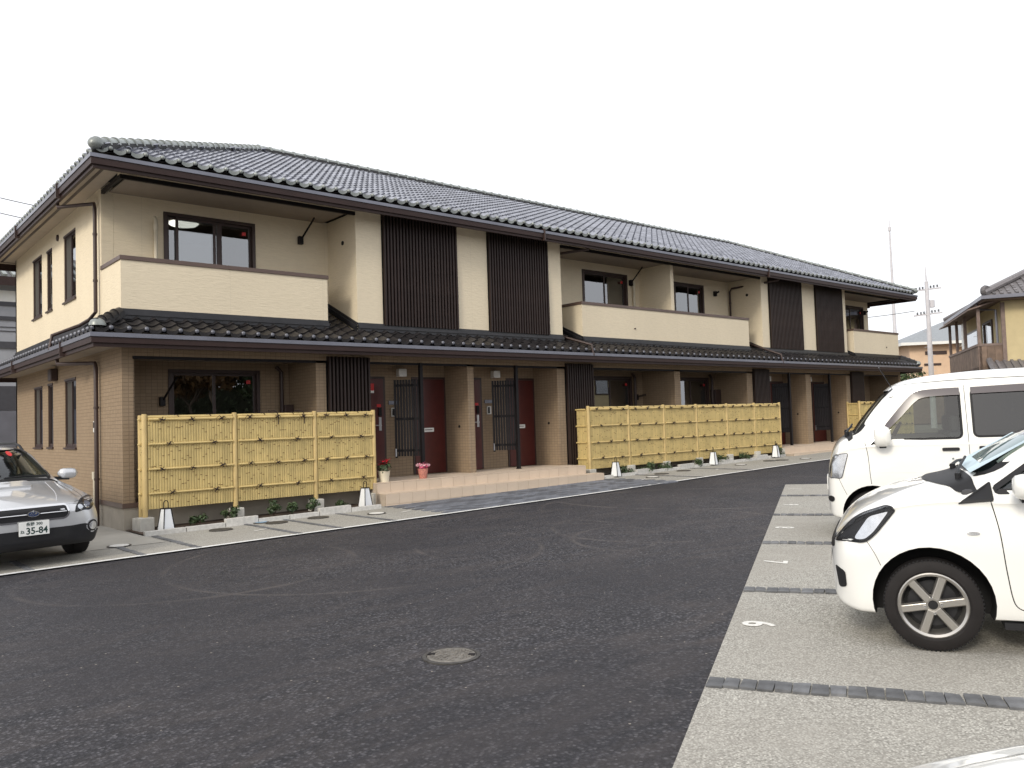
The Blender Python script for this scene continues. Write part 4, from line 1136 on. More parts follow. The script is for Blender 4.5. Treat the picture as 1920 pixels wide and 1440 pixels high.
# ================================================================== NEIGHBOURING HOUSES, POLES, TREES
M['oldtile'] = tile_mat('weathered_grey_tile', (0.16, 0.15, 0.155), 0.5, 0.05)
M['wood'] = plain('weathered_brown_boards', (0.17, 0.12, 0.09), .8, var=.25, nscale=4, rnd=.15)
M['woodpost'] = plain('grey_brown_timber', (0.20, 0.15, 0.13), .8, var=.2)
M['ochre'] = plain('ochre_plaster', (0.55, 0.46, 0.27), .9, var=.08, nscale=2)
M['orange'] = plain('salmon_render', (0.66, 0.48, 0.34), .9, var=.06, nscale=2)
M['greyroof'] = plain('slate_roof', (0.26, 0.28, 0.30), .6, var=.1)
M['galv'] = plain('pale_concrete_pole', (0.56, 0.55, 0.58), .7, var=.08, nscale=3)
M['greywall'] = plain('grey_cladding', (0.30, 0.31, 0.34), .7, var=.08, nscale=2)
M['darkcar'] = plain('dark_garage', (0.05, 0.05, 0.06), .5)

# ---- traditional house on the right: local x runs away along the row, local y to the right
H = thing('timber_house', 'old two-storey house with grey tiled roof and brown boarded balcony', 'house', (33.8, -1.9, .35), (0, 0, math.atan2(.48, .877)))
def hb(name, m, *boxes, par=None, label=None):
    b = MB()
    for q in boxes: b.box(*q)
    return b.build(name, m, par or H, label=label)
hb('wall', M['ochre'], (0, -7.0, 0, 9.5, 0, 5.6))
# local +y is to the LEFT of +x; the house lies to the right, so it spans y from -7 to 0
RO = .75
def hip_roof(par, x0, y0, x1, y1, z, pitch, mat, name='roof', rib=True):
    w = min(x1 - x0, y1 - y0) / 2; rz_ = z + w * pitch
    if x1 - x0 > y1 - y0: r0, r1 = (x0 + w, (y0 + y1) / 2, rz_), (x1 - w, (y0 + y1) / 2, rz_)
    else: r0, r1 = ((x0 + x1) / 2, y0 + w, rz_), ((x0 + x1) / 2, y1 - w, rz_)
    b = MB(); c = [(x0, y0, z), (x1, y0, z), (x1, y1, z), (x0, y1, z)]
    if x1 - x0 > y1 - y0: b.add(c + [r0, r1], [(0, 1, 5, 4), (1, 2, 5), (2, 3, 4, 5), (3, 0, 4), (3, 2, 1, 0)])
    else: b.add(c + [r0, r1], [(0, 1, 4), (1, 2, 5, 4), (2, 3, 5), (3, 0, 4, 5), (3, 2, 1, 0)])
    o = b.build(name, mat, par)
    return o, c, r0, r1
ro, cs, r0, r1 = hip_roof(H, -RO, -7 - RO, 9.5 + RO, RO, 5.75, .5, M['oldtile'])
# rolls of the tiles down the two slopes in view, joined: too far to pick apart
b = MB()
c_ = math.hypot(1, .5)
n = int((9.5 + 2 * RO) / .27)
for i in range(n):
    x = -RO + .135 + i * .27; run = min(x + RO, 9.5 + RO - x, 3.5 + RO)
    k = int(run / .25)
    for j in range(max(1, k)):
        a, c2 = j * .25, min((j + 1) * .25, run)
        b.bar((x, RO - a, 5.79 + a * .5), (x, RO - c2, 5.765 + c2 * .5), .11, .05)
n = int((7 + 2 * RO) / .27)
for i in range(n):
    y = RO - .135 - i * .27; run = min(RO - y, y + 7 + RO, 3.5 + RO); k = int(run / .25)
    for j in range(max(1, k)):
        a, c2 = j * .25, min((j + 1) * .25, run)
        b.bar((-RO + a, y, 5.79 + a * .5), (-RO + c2, y, 5.765 + c2 * .5), .11, .05)
o = b.build('tile_rolls', M['oldtile'], ro); o['kind'] = 'stuff'
for p in (cs[3], cs[0], cs[2]):
    top = r0 if p[0] < 0 else r1
    b = MB(); b.tube([Vector(p) + Vector((0, 0, .12)), Vector(top) + Vector((0, 0, .15))], .14, 8); b.build('hip_ridge', M['oldtile'], ro)
b = MB(); b.tube([Vector(r0) + Vector((0, 0, .2)), Vector(r1) + Vector((0, 0, .2))], .18, 8); b.build('ridge', M['oldtile'], ro)
p = Vector(cs[3]); b = MB(); b.lathe([(.0001, -.1), (.2, -.1), (.24, 0), (.2, .1), (.0001, .1)], 14, Matrix.Translation(p + Vector((.1, -.1, .2))) @ Euler((R(90), 0, R(-45))).to_matrix().to_4x4()); b.build('ridge_end_ornament', M['oldtile'], ro)
hb('gutter', M['gutter'], (-RO - .1, -7 - RO, 5.60, -RO, RO + .1, 5.74), (-RO, RO, 5.60, 9.5 + RO, RO + .1, 5.74), par=ro)
hb('soffit', M['wood'], (-RO + .03, -7, 5.55, 9.5 + RO - .05, RO - .03, 5.62), par=ro)
b = MB(); b.tube([(.8, RO + .02, 5.6), (.9, RO - .1, 5.35), (.5, .12, 5.25), (.5, .1, 3.0)], .05, 8); b.build('downpipe', M['gutter'], H)
# balcony on the face towards the apartments
BX0, BX1, BY = 0.05, 8.1, 0.92
hb('balcony_floor', M['woodpost'], (BX0, .0, 2.70, BX1, BY, 2.86))
for i in range(16):
    xa = BX0 + (BX1 - BX0) * i / 16; xb = BX0 + (BX1 - BX0) * (i + 1) / 16
    hb('balcony_board', M['wood'], (xa + .012, BY - .04, 2.56, xb - .012, BY, 3.72))
for i in range(3): hb('balcony_board', M['wood'], (BX0, .02 + i * .29, 2.56, BX0 + .04, .30 + i * .29, 3.72))
hb('balcony_rail', M['woodpost'], (BX0 - .02, BY - .06, 3.72, BX1 + .02, BY + .03, 3.82)); hb('balcony_rail', M['woodpost'], (BX0 - .02, .0, 3.72, BX0 + .06, BY - .062, 3.82))
for x in (BX0, 3.4, 5.8, BX1 - .12): hb('balcony_post', M['woodpost'], (x, BY - .13, 0.0, x + .12, BY - .01, 5.35))
b = MB(); b.add([(BX0 - .3, .0, 5.60), (BX1 + .4, .0, 5.60), (BX1 + .4, BY + .35, 5.22), (BX0 - .3, BY + .35, 5.22)] + [(BX0 - .3, .0, 5.66), (BX1 + .4, .0, 5.66), (BX1 + .4, BY + .35, 5.28), (BX0 - .3, BY + .35, 5.28)], [(3, 2, 1, 0), (4, 5, 6, 7), (0, 1, 5, 4), (1, 2, 6, 5), (2, 3, 7, 6), (3, 0, 4, 7)])
b.build('balcony_roof', M['woodpost'], H)
hb('storm_shutter', M['white'], (4.4, .7, 3.9, 4.9, .8, 5.1)); 
w = hb('window', M['dkbrown'], (1.9, .0, 2.75, 4.0, .06, 5.0)); 
for i in range(2): hb('pane', M['glass'], (2.0 + i * 1.0, .061, 2.85, 2.9 + i * 1.0, .07, 4.9), par=w)
w = hb('window', M['dkbrown'], (5.2, .0, 2.75, 8.6, .06, 4.9)); hb('pane', M['glass'], (5.3, .061, 2.85, 8.5, .07, 4.8), par=w)
w = hb('window', M['dkbrown'], (-.06, -2.6, 4.1, .0, -1.2, 5.2)); hb('pane', M['glass'], (-.07, -2.5, 4.2, -.061, -1.3, 5.1), par=w)
hb('corner_post', M['woodpost'], (-.03, -.12, 0, .1, .03, 5.5))
# pent roof over the ground floor
b = MB(); b.add([(-1.3, -7.3, 2.35), (-1.3, .6, 2.35), (0, .6, 2.95), (0, -7.3, 2.95)] + [(-1.3, -7.3, 2.45), (-1.3, .6, 2.45), (0, .6, 3.05), (0, -7.3, 3.05)], [(3, 2, 1, 0), (4, 5, 6, 7), (0, 1, 5, 4), (1, 2, 6, 5), (2, 3, 7, 6), (3, 0, 4, 7)])
pr = b.build('pent_roof', M['oldtile'], H)
b = MB()
for i in range(29): b.bar((-1.3, .55 - i * .27, 2.48), (0, .55 - i * .27, 3.08), .11, .06)
o = b.build('tile_rolls', M['oldtile'], pr); o['kind'] = 'stuff'
b = MB(); b.tube([(-1.35, .55, 2.5), (0, .55, 3.12)], .12, 8); b.build('hip_ridge', M['oldtile'], pr)

# ---- salmon house far behind
H2 = thing('salmon_house', 'salmon rendered house with grey hip roof behind the utility pole', 'house', (54.3, 10.7, .45), (0, 0, R(-50)))
def h2(name, m, *bx, par=None):
    b = MB(); [b.box(*q) for q in bx]; return b.build(name, m, par or H2)
h2('wall', M['orange'], (0, 0, 0, 9, 7, 5.6)); h2('wall_wing', M['orange'], (-.0 + 3.6, -1.2, 0, 9.02, .0, 5.3))
r_, *_ = hip_roof(H2, -.7, -.7, 9.7, 7.7, 5.6, .42, M['greyroof']); h2('eave_board', M['white'], (-.7, -.72, 5.42, 9.7, -.70, 5.62), (-.72, -.7, 5.42, -.70, 7.7, 5.62), par=r_)
r_, *_ = hip_roof(H2, 3.2, -1.9, 9.9, .6, 5.35, .42, M['greyroof'], 'wing_roof'); h2('eave_board', M['white'], (3.2, -1.92, 5.2, 9.9, -1.9, 5.38), (3.18, -1.9, 5.2, 3.2, .6, 5.38), par=r_)
w = h2('window', M['dkbrown'], (5.0, -1.26, 3.0, 6.6, -1.2, 4.5)); h2('pane', M['glass'], (5.12, -1.28, 3.1, 6.48, -1.261, 4.4), par=w)
h2('window', M['dkbrown'], (1.0, -.05, 4.75, 2.4, -.001, 5.0)); h2('window', M['dkbrown'], (.9, -.05, 4.0, 2.0, -.001, 4.15)); h2('lower_band', M['wood'], (-.06, -.08, 0, 3.55, -.001, 2.2))
h2('water_tank', M['white'], (2.8, -2.4, 0, 3.4, -1.9, 2.9))

# ---- grey neighbour at the left
H3 = thing('grey_house', 'grey clad house with dark bands beyond the side wall', 'house', (-6.5, 16.0, .0))
def h3(name, m, *bx, par=None):
    b = MB(); [b.box(*q) for q in bx]; return b.build(name, m, par or H3)
h3('wall', M['greywall'], (0, 0, 0, 8, 6, 6.6))
h3('siding_band', M['white'], (-.02, -.03, 5.90, 7.98, -.001, 6.26))
for z0, z1 in ((5.77, 5.90), (5.31, 5.43), (4.40, 4.62)): h3('dark_band', M['darkcar'], (-.02, -.05, z0, 7.98, -.001, z1))
for z in (4.95, 5.08): h3('cable_line', M['darkcar'], (0, -.03, z, 7.98, -.001, z + .02))
h3('garage_front', M['darkcar'], (3.0, -.04, 2.43, 7.9, -.001, 3.2)); h3('shutter', M['gutter'], (3.0, -.04, 0.2, 7.9, -.001, 2.41))
r_, *_ = hip_roof(H3, -.6, -.6, 8.6, 6.6, 6.60, .4, M['oldtile']); h3('eave_board', M['fascia'], (-.6, -.62, 6.34, 8.6, -.601, 6.62), par=r_)
b = MB()
for i in range(34): b.bar((-.5 + i * .27, -.6, 6.66), (-.5 + i * .27, 2.4, 7.86), .12, .08)
o = b.build('tile_rolls', M['ridge'], r_); o['kind'] = 'stuff'
b = MB(); b.tube([(7.2, 2.9, 7.0), (7.2, 2.9, 9.6)], .025, 6)
for k in range(5): b.tube([(6.8 + .16 * k, 2.9 - .3, 9.3), (6.8 + .16 * k, 2.9 + .3, 9.3)], .01, 5)
b.tube([(6.7, 2.9, 9.3), (7.6, 2.9, 9.3)], .012, 5)
b.build('aerial', M['galv'], r_)

# ---- utility pole with crossarms
UP = thing('utility_pole', 'concrete utility pole with insulators on two crossarms', 'pole', (43.9, 5.12, .45))
b = MB(); b.tube([(0, 0, -.2), (0, 0, 8.2)], [.16, .10], 12); b.build('shaft', M['galv'], UP, angle=40)
b = MB(); b.tube([(0, 0, 8.2), (-.05, 0, 9.1)], [.05, .02], 6); b.build('lightning_rod', M['galv'], UP)
AX = Vector((.757, -.653, 0))
for z, w in ((7.75, .8), (6.35, .8)):
    b = MB(); b.bar(AX * -w + Vector((0, 0, z - .08)), AX * w + Vector((0, 0, z + .08)), .08, .08); a_ = b.build('crossarm', M['galv'], UP)
    for k in (-.75, -.5, -.28, .28, .5, .75):
        bb = MB()
        for q in range(3): bb.lathe([(.0001, 0), (.07, .01), (.03, .04), (.0001, .05)], 8, Matrix.Translation(AX * (w * k) + Vector((0, 0, z + .05 + .05 * q + .1 * k))))
        bb.build('insulator', M['flash'], a_)
b = MB(); b.lathe([(.0001, 6.75), (.16, 6.75), (.16, 7.15), (.0001, 7.15)], 10, Matrix.Translation((.3, -.1, 0))); b.build('transformer', M['galv'], UP)
b = MB()
for k in range(12):
    z = 1.8 + k * .45; s_ = 1 if k % 2 else -1; b.tube([(0, 0, z), (.30 * s_ * AX.x, .30 * s_ * AX.y, z)], .012, 5)
b.build('step_bolt', M['galv'], UP)
def wire(p0, p1, sag, name, label, r=.018):
    p0, p1 = Vector(p0), Vector(p1); b = MB()
    b.tube([p0.lerp(p1, t / 14) - Vector((0, 0, sag * 4 * (t / 14) * (1 - t / 14))) - p0 for t in range(15)], r, 5)
    return tag(b.build(name, M['flash'], None, loc=p0), label, 'cable', 'overhead cables')
wire((43.3, 5.6, 7.0), (28.6, 9.3, 6.05), .3, 'overhead_cable', 'dark cable running from the pole behind the tiled roof')
wire((3.25, 31.84, 13.25), (6.5, 29.2, 12.3), .05, 'overhead_cable', 'upper thin cable above the grey house roof', .02)
wire((3.0, 31.9, 12.55), (6.2, 29.3, 11.6), .05, 'overhead_cable', 'lower thin cable above the grey house roof', .02)
# ---- tall slender mast
MA = thing('radio_mast', 'tall slender grey mast rising behind the roof end', 'mast', (56.4, 12.57, .4))
b = MB(); b.tube([(0, 0, -.2), (0, 0, 8), (0, 0, 14.2)], [.17, .12, .055], 14); b.build('shaft', M['galv'], MA, angle=40)
b = MB(); b.tube([(0, 0, 14.2), (0, 0, 14.5)], .11, 10); b.tube([(0, 0, 14.5), (0, 0, 15.1)], .035, 8); b.build('antenna_head', M['galv'], MA)
b = MB(); b.tube([(-.42, .3, 0), (-.42, .3, 6.3)], .03, 6); b.build('ladder_rail', M['galv'], MA)

# ---- trees: beyond the far end of the block, and across the street (they show in the windows)
M['bark'] = plain('grey_bark', (.11, .085, .065), .9, var=.3, nscale=8, bump=.5, bscale=30)
M['fol'] = leaf_mat('tree_leaf', (.055, .085, .03)); M['autumn'] = leaf_mat('rusty_leaf', (.14, .075, .025))
def tree(x, y, h, w, label, seed, m, nl=900, size=.16, bare=False):
    rr = random.Random(seed); T = thing('tree', label, 'tree', (x, y, gz(x, y) - .02))
    b = MB(); tips = []
    def limb(p, d, l, r, lev):
        pts = [p]; q = p
        for k in range(3):
            d = (d + Vector((rr.uniform(-.25, .25), rr.uniform(-.25, .25), rr.uniform(-.05, .2)))).normalized(); q = q + d * l / 3; pts.append(q)
        b.tube(pts, [r, r * .85, r * .7, r * .5], 6 if lev < 2 else 4, cap=False); tips.append((q, lev))
        if lev < (5 if bare else 3):
            for k in range(3 if lev else 5):
                a = rr.uniform(0, 6.28); dd = (d * .7 + Vector((math.cos(a), math.sin(a), .25)) * .8).normalized()
                limb(pts[rr.choice((2, 3, 3))], dd, l * rr.uniform(.55, .75), r * .5, lev + 1)
    limb(Vector((0, 0, 0)), Vector((0, 0, 1)), h * .42, h * .02, 0)
    b.build('trunk', M['bark'], T, smooth=True)
    b = MB(); tp = [q for q, l in tips if l >= 2]
    for k in range(nl // 12):
        c = rr.choice(tp); leaves(b, c, w * .16, 12, size, rr, .8)
    if nl: b.build('crown', M[m], T)
    return T
tree(41.6, 6.0, 4.6, 2.4, 'low green tree past the far end of the tiled roof', 3, 'fol', 1500, .12)
tree(15.6, -34.5, 9.5, 5.0, 'bare grey tree across the street behind the bays', 11, 'fol', 0, bare=True)
tree(13.2, -31.0, 6.6, 7.5, 'rusty leaved tree across the street behind the bays', 12, 'autumn', 9000, .26)
tree(17.6, -31.5, 6.8, 7.0, 'dense green tree across the street behind the bays', 13, 'fol', 9000, .26)
tree(5.0, -35.0, 7.0, 5.0, 'round brown leaved tree across the street, apart from the others', 14, 'autumn', 3000, .2)
H4 = thing('street_house', 'plain grey-roofed house across the street behind the bays', 'house', (42.0, -38.0, .1))
def h4(name, m, *bx, par=None):
    b = MB(); [b.box(*q) for q in bx]; return b.build(name, m, par or H4)
h4('wall', M['ochre'], (0, 0, 0, 10, 7, 5.4)); hip_roof(H4, -.7, -.7, 10.7, 7.7, 5.4, .45, M['oldtile'])
for x in (1.2, 4.4, 7.6):
    for z in (.9, 3.4):
        w = h4('window', M['dkbrown'], (x, 7.001, z, x + 1.6, 7.06, z + 1.3)); h4('pane', M['glass'], (x + .1, 7.061, z + .1, x + 1.5, 7.07, z + 1.2), par=w)

# unseen clipped hedge, added across the street to darken the window reflections
HG = thing('street_hedge', 'long dark clipped hedge along the far side of the street', 'hedge', (12.0, -37.5, 0.1)); rr = random.Random(21)
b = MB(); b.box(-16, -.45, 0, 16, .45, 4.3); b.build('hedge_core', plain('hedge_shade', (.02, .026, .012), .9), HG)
b = MB()
for k in range(9000):
    p = Vector((rr.uniform(-16.1, 16.1), rr.choice((-.55, .55)) + rr.uniform(-.15, .15), rr.uniform(.05, 4.5) + rr.uniform(-.1, .15))); n_ = Vector((rr.uniform(-1, 1), rr.uniform(-.4, 1.6), rr.uniform(-.3, 1))).normalized(); t = n_.orthogonal().normalized(); q = n_.cross(t); l = rr.uniform(.07, .16)
    b.add([p - t * l, p + q * l * .5, p + t * l, p - q * l * .5], [(0, 1, 2, 3)])
b.build('hedge_leaves', M['fol'], HG)
# ================================================================== CARS
def paint(name, col, metal=0.0, rough=.28, flake=0.0):
    t = NT(name); n = t.noise(3, detail=4)
    c = t.ramp(n, [(.3, tuple(k * .97 for k in col)), (.7, col)])
    t.base(c); t.set(rough, metal, .5, 1.0); return t.mat
M['wpaint'] = paint('white_car_paint', (.84, .84, .81)); M['spaint'] = paint('silver_car_paint', (.60, .61, .63), .5, .32)
M['rubber'] = plain('tyre_rubber', (.014, .012, .012), .7, var=.2, nscale=10, spec=.3)
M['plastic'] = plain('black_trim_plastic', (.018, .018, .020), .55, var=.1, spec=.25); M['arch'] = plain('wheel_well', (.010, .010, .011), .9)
M['visor'] = plain('smoked_visor', (.10, .088, .095), .22, var=.05); M['alloy'] = plain('grey_alloy', (.50, .48, .45), .30, metal=.85, var=.05)
M['seat'] = plain('dark_seat_cloth', (.06, .06, .065), .9); M['cabin'] = plain('cabin_lining', (.10, .10, .10), .85)
M['chrome'] = plain('chrome', (.75, .75, .76), .12, metal=1.0, var=.02); M['reflector'] = plain('lamp_reflector', (.62, .63, .65), .18, metal=.8, var=.15, nscale=14)
M['lens'] = glass('clear_lens', (.95, .96, .97), 1.22); M['amber'] = plain('amber_lens', (.65, .25, .04), .25); M['redlens'] = plain('red_lens', (.40, .01, .01), .2); M['plate'] = plain('plate_white', (.78, .79, .77), .4, var=.03)
M['plategreen'] = plain('plate_green', (.008, .035, .03), .5)
M['ice'] = plain('pale_dash_shade', (.55, .68, .74), .6)  # light reflected in the windscreen, put into a pale colour

def catmull(pts, per):
    out = []
    P = [pts[0]] + list(pts) + [pts[-1]]
    for i in range(1, len(P) - 2):
        for k in range(per):
            t = k / per; p0, p1, p2, p3 = (np.array(P[j]) for j in (i - 1, i, i + 1, i + 2))
            out.append(.5 * ((2 * p1) + (-p0 + p2) * t + (2 * p0 - 5 * p1 + 4 * p2 - p3) * t ** 2 + (-p0 + 3 * p1 - 3 * p2 + p3) * t ** 3))
    out.append(np.array(pts[-1])); return np.array(out)

class Car:
    """body lofted from stations; x forward with the nose at x=0 and the tail at -L, y left"""
    def __init__(s, name, label, L, stations, paint_m):
        s.T = thing(name, label, 'car'); s.L = L; s.paint = paint_m
        st = np.array(stations, float); ds = np.unique(np.concatenate([np.linspace(0, .35, 16), np.linspace(.35, L - .3, 70), np.linspace(L - .3, L, 12)]))
        Q = []
        for k in range(st.shape[1]):
            # smooth monotone interpolation of each parameter
            y = st[:, k]; x = st[:, 0]; h = np.diff(x); dl = np.diff(y) / h; m = np.zeros(len(x)); m[0], m[-1] = dl[0], dl[-1]
            for i in range(1, len(x) - 1):
                if dl[i - 1] * dl[i] > 0:
                    w1, w2 = 2 * h[i] + h[i - 1], h[i] + 2 * h[i - 1]; m[i] = (w1 + w2) / (w1 / dl[i - 1] + w2 / dl[i])
            idx = np.clip(np.searchsorted(x, ds, 'right') - 1, 0, len(x) - 2); t = (ds - x[idx]) / h[idx]
            Q.append((2 * t ** 3 - 3 * t ** 2 + 1) * y[idx] + (t ** 3 - 2 * t ** 2 + t) * h[idx] * m[idx] + (-2 * t ** 3 + 3 * t ** 2) * y[idx + 1] + (t ** 3 - t ** 2) * h[idx] * m[idx + 1])
        Q = np.array(Q).T
        secs = []
        for q in Q:
            d, zb, zs, zt, wl, wm, ws, wt, cr = q; zr = max(zt - cr, zs + .3 * (zt - zs))
            half = [(0, zb), (wl * .6, zb), (wl * .93, zb + .012), (wl, zb + .07), (wm, zb + (zs - zb) * .42), (wm * .996, zb + (zs - zb) * .68), (ws * 1.005, zs - .05 * min(1, (zs - zb))), (ws, zs), (ws + (wt - ws) * .5, zs + (zr - zs) * .52), (wt, zr), (wt * .88, zr + (zt - zr) * .55), (wt * .5, zt - (zt - zr) * .08), (0, zt)]
            secs.append(catmull(half, 4))
        b = MB(); n = len(secs[0]); full = 2 * n - 2
        for d, sc in zip(ds, secs):
            ring = [(-d, y, z) for y, z in sc] + [(-d, -y, z) for y, z in sc[-2:0:-1]]
            b.v.extend(ring)
        for i in range(len(ds) - 1):
            for k in range(full):
                k2 = (k + 1) % full
                b.f.append((i * full + k, (i + 1) * full + k, (i + 1) * full + k2, i * full + k2)); b.m.append(0)
        b.f.append(tuple(range(full))); b.m.append(0); b.f.append(tuple((len(ds) - 1) * full + k for k in range(full - 1, -1, -1))); b.m.append(0)
        s.me = b.mesh('body', [paint_m, M['cabin'], M['arch']], angle=40)
        s.bvh = BVHTree.FromPolygons([Vector(v) for v in b.v], b.f)
        s.cut = []
    def cast(s, p, d):
        h = s.bvh.ray_cast(Vector(p), Vector(d))
        if h[0] is None:
            h = s.bvh.find_nearest(Vector(p) + Vector(d) * 2)
        nrm = h[1]
        if nrm.dot(Vector(d)) > 0: nrm = -nrm
        return h[0], nrm
    def basis(s, view):
        if view == 'L': return (lambda u, v: (u, 3, v)), (0, -1, 0)
        if view == 'R': return (lambda u, v: (u, -3, v)), (0, 1, 0)
        if view == 'F': return (lambda u, v: (3, u, v)), (-1, 0, 0)
        if view == 'B': return (lambda u, v: (-s.L - 3, u, v)), (1, 0, 0)
        if view == 'T': return (lambda u, v: (u, v, 4)), (0, 0, -1)
    def patch(s, name, poly, view, mat, off=.004, par=None, rings=5, thick=.012):
        """a panel that follows the body: polygon in view coordinates, projected on the surface"""
        f, d = s.basis(view); c = np.mean(np.array(poly), axis=0); m = len(poly)
        b = MB(); h, n_ = s.cast(f(*c), d); b.v.append(tuple(h + n_ * off))
        for r in range(1, rings + 1):
            for p in poly:
                q = c + (np.array(p) - c) * r / rings; h, n_ = s.cast(f(*q), d); b.v.append(tuple(h + n_ * off))
        flip = view in ('R', 'F')
        for k in range(m):
            k2 = (k + 1) % m; b.f.append((0, 1 + k, 1 + k2)); b.m.append(0)
            for r in range(rings - 1): b.f.append((1 + r * m + k, 1 + (r + 1) * m + k, 1 + (r + 1) * m + k2, 1 + r * m + k2)); b.m.append(0)
        if thick:
            base = len(b.v); dv = Vector(d)
            for k in range(m): b.v.append(tuple(Vector(b.v[1 + (rings - 1) * m + k]) + dv * thick))
            for k in range(m):
                k2 = (k + 1) % m; b.f.append((1 + (rings - 1) * m + k, base + k, base + k2, 1 + (rings - 1) * m + k2)); b.m.append(0)
        return b.build(name, mat, par or s.T, angle=35)
    def ring(s, name, poly, view, mat, w=.022, off=.003, par=None):
        """a border strip round a panel"""
        f, d = s.basis(view); c = np.mean(np.array(poly), axis=0); m = len(poly); b = MB()
        for k in range(m):
            a = np.array(poly[k - 1]); q = np.array(poly[(k + 1) % m]); t = (q - a) / (np.linalg.norm(q - a) + 1e-9); nn = np.array([t[1], -t[0]])
            p = np.array(poly[k])
            if np.dot(nn, p - c) < 0: nn = -nn
            for o_, e_ in ((-.3, off + .001), (1.0, off - .001)):
                h, n_ = s.cast(f(*(p + nn * w * o_)), d); b.v.append(tuple(h + n_ * e_))
        for k in range(m):
            k2 = (k + 1) % m; b.f.append((2 * k, 2 * k + 1, 2 * k2 + 1, 2 * k2)); b.m.append(0)
        return b.build(name, mat, par or s.T, angle=35)
    def band(s, name, ys, xf, xb, mat, off=.004, nx=6):
        '''a strip across the body seen from above, between two curves x(y)'''
        b = MB()
        for y in ys:
            for k in range(nx + 1):
                x = xf(y) + (xb(y) - xf(y)) * k / nx; h, n_ = s.cast((x, y, 4), (0, 0, -1)); b.v.append(tuple(h + n_ * off))
        for i in range(len(ys) - 1):
            for k in range(nx): b.f.append((i * (nx + 1) + k, i * (nx + 1) + k + 1, (i + 1) * (nx + 1) + k + 1, (i + 1) * (nx + 1) + k)); b.m.append(0)
        return b.build(name, mat, s.T, smooth=True)
    def seam(s, pts, view, r=.0035, name='panel_gap', mat=None, par=None):
        f, d = s.basis(view); P_ = catmull([np.array(p, float) for p in pts], 8) if len(pts) > 2 else np.array([np.array(pts[0]) + (np.array(pts[1]) - np.array(pts[0])) * k / 8 for k in range(9)])
        q = [s.cast(f(*p), d) for p in P_]
        b = MB(); b.tube([h - n_ * r * .35 for h, n_ in q], r, 5); return b.build(name, mat or M['arch'], par or s.T)
    def cutter(s, poly, ax, a0, a1, mi):
        b = MB(); n = len(poly)
        P_ = (lambda p, a: (p[0], a, p[1])) if ax == 'y' else (lambda p, a: (a, p[0], p[1]))
        b.add([P_(p, a0) for p in poly] + [P_(p, a1) for p in poly], [tuple(range(n)), tuple(range(2 * n - 1, n - 1, -1))] + [(i, n + i, n + (i + 1) % n, (i + 1) % n) for i in range(n)])
        me = b.mesh('cutter', [s.paint, M['cabin'], M['arch']]); me.polygons.foreach_set('material_index', [mi] * len(me.polygons))
        bm = bmesh.new(); bm.from_mesh(me); bmesh.ops.recalc_face_normals(bm, faces=bm.faces); bm.to_mesh(me); bm.free()
        o = bpy.data.objects.new('cutter', me); COL.objects.link(o); s.cut.append(o)
    def finish(s):
        bm = bmesh.new(); bm.from_mesh(s.me); bmesh.ops.recalc_face_normals(bm, faces=bm.faces); bm.to_mesh(s.me); bm.free()
        o = bpy.data.objects.new('body', s.me); COL.objects.link(o)
        for c in s.cut:
            m = o.modifiers.new('b', 'BOOLEAN'); m.operation = 'DIFFERENCE'; m.object = c; m.solver = 'EXACT'
        dg = bpy.context.evaluated_depsgraph_get(); me = bpy.data.meshes.new_from_object(o.evaluated_get(dg)); me.name = 'body'
        for c in s.cut: bpy.data.objects.remove(c)
        bpy.data.objects.remove(o)
        me.polygons.foreach_set('use_smooth', [True] * len(me.polygons)); me.set_sharp_from_angle(angle=R(32))
        return put('body', me, s.T)
    def pose(s, x, y, ang):
        """nose point on the ground at x, y, heading ang"""
        h = Vector((math.cos(ang), math.sin(ang))); tl = (x - h.x * s.L / 2, y - h.y * s.L / 2)
        z = gz(x, y) 
        X = Vector((h.x, h.y, 0.012 * h.x - .005 * h.y)).normalized(); N_3 = Vector((-.012, .005, 1)).normalized(); Y = N_3.cross(X)
        s.T.matrix_world = Matrix(((X.x, Y.x, N_3.x, x), (X.y, Y.y, N_3.y, y), (X.z, Y.z, N_3.z, z + .006), (0, 0, 0, 1)))

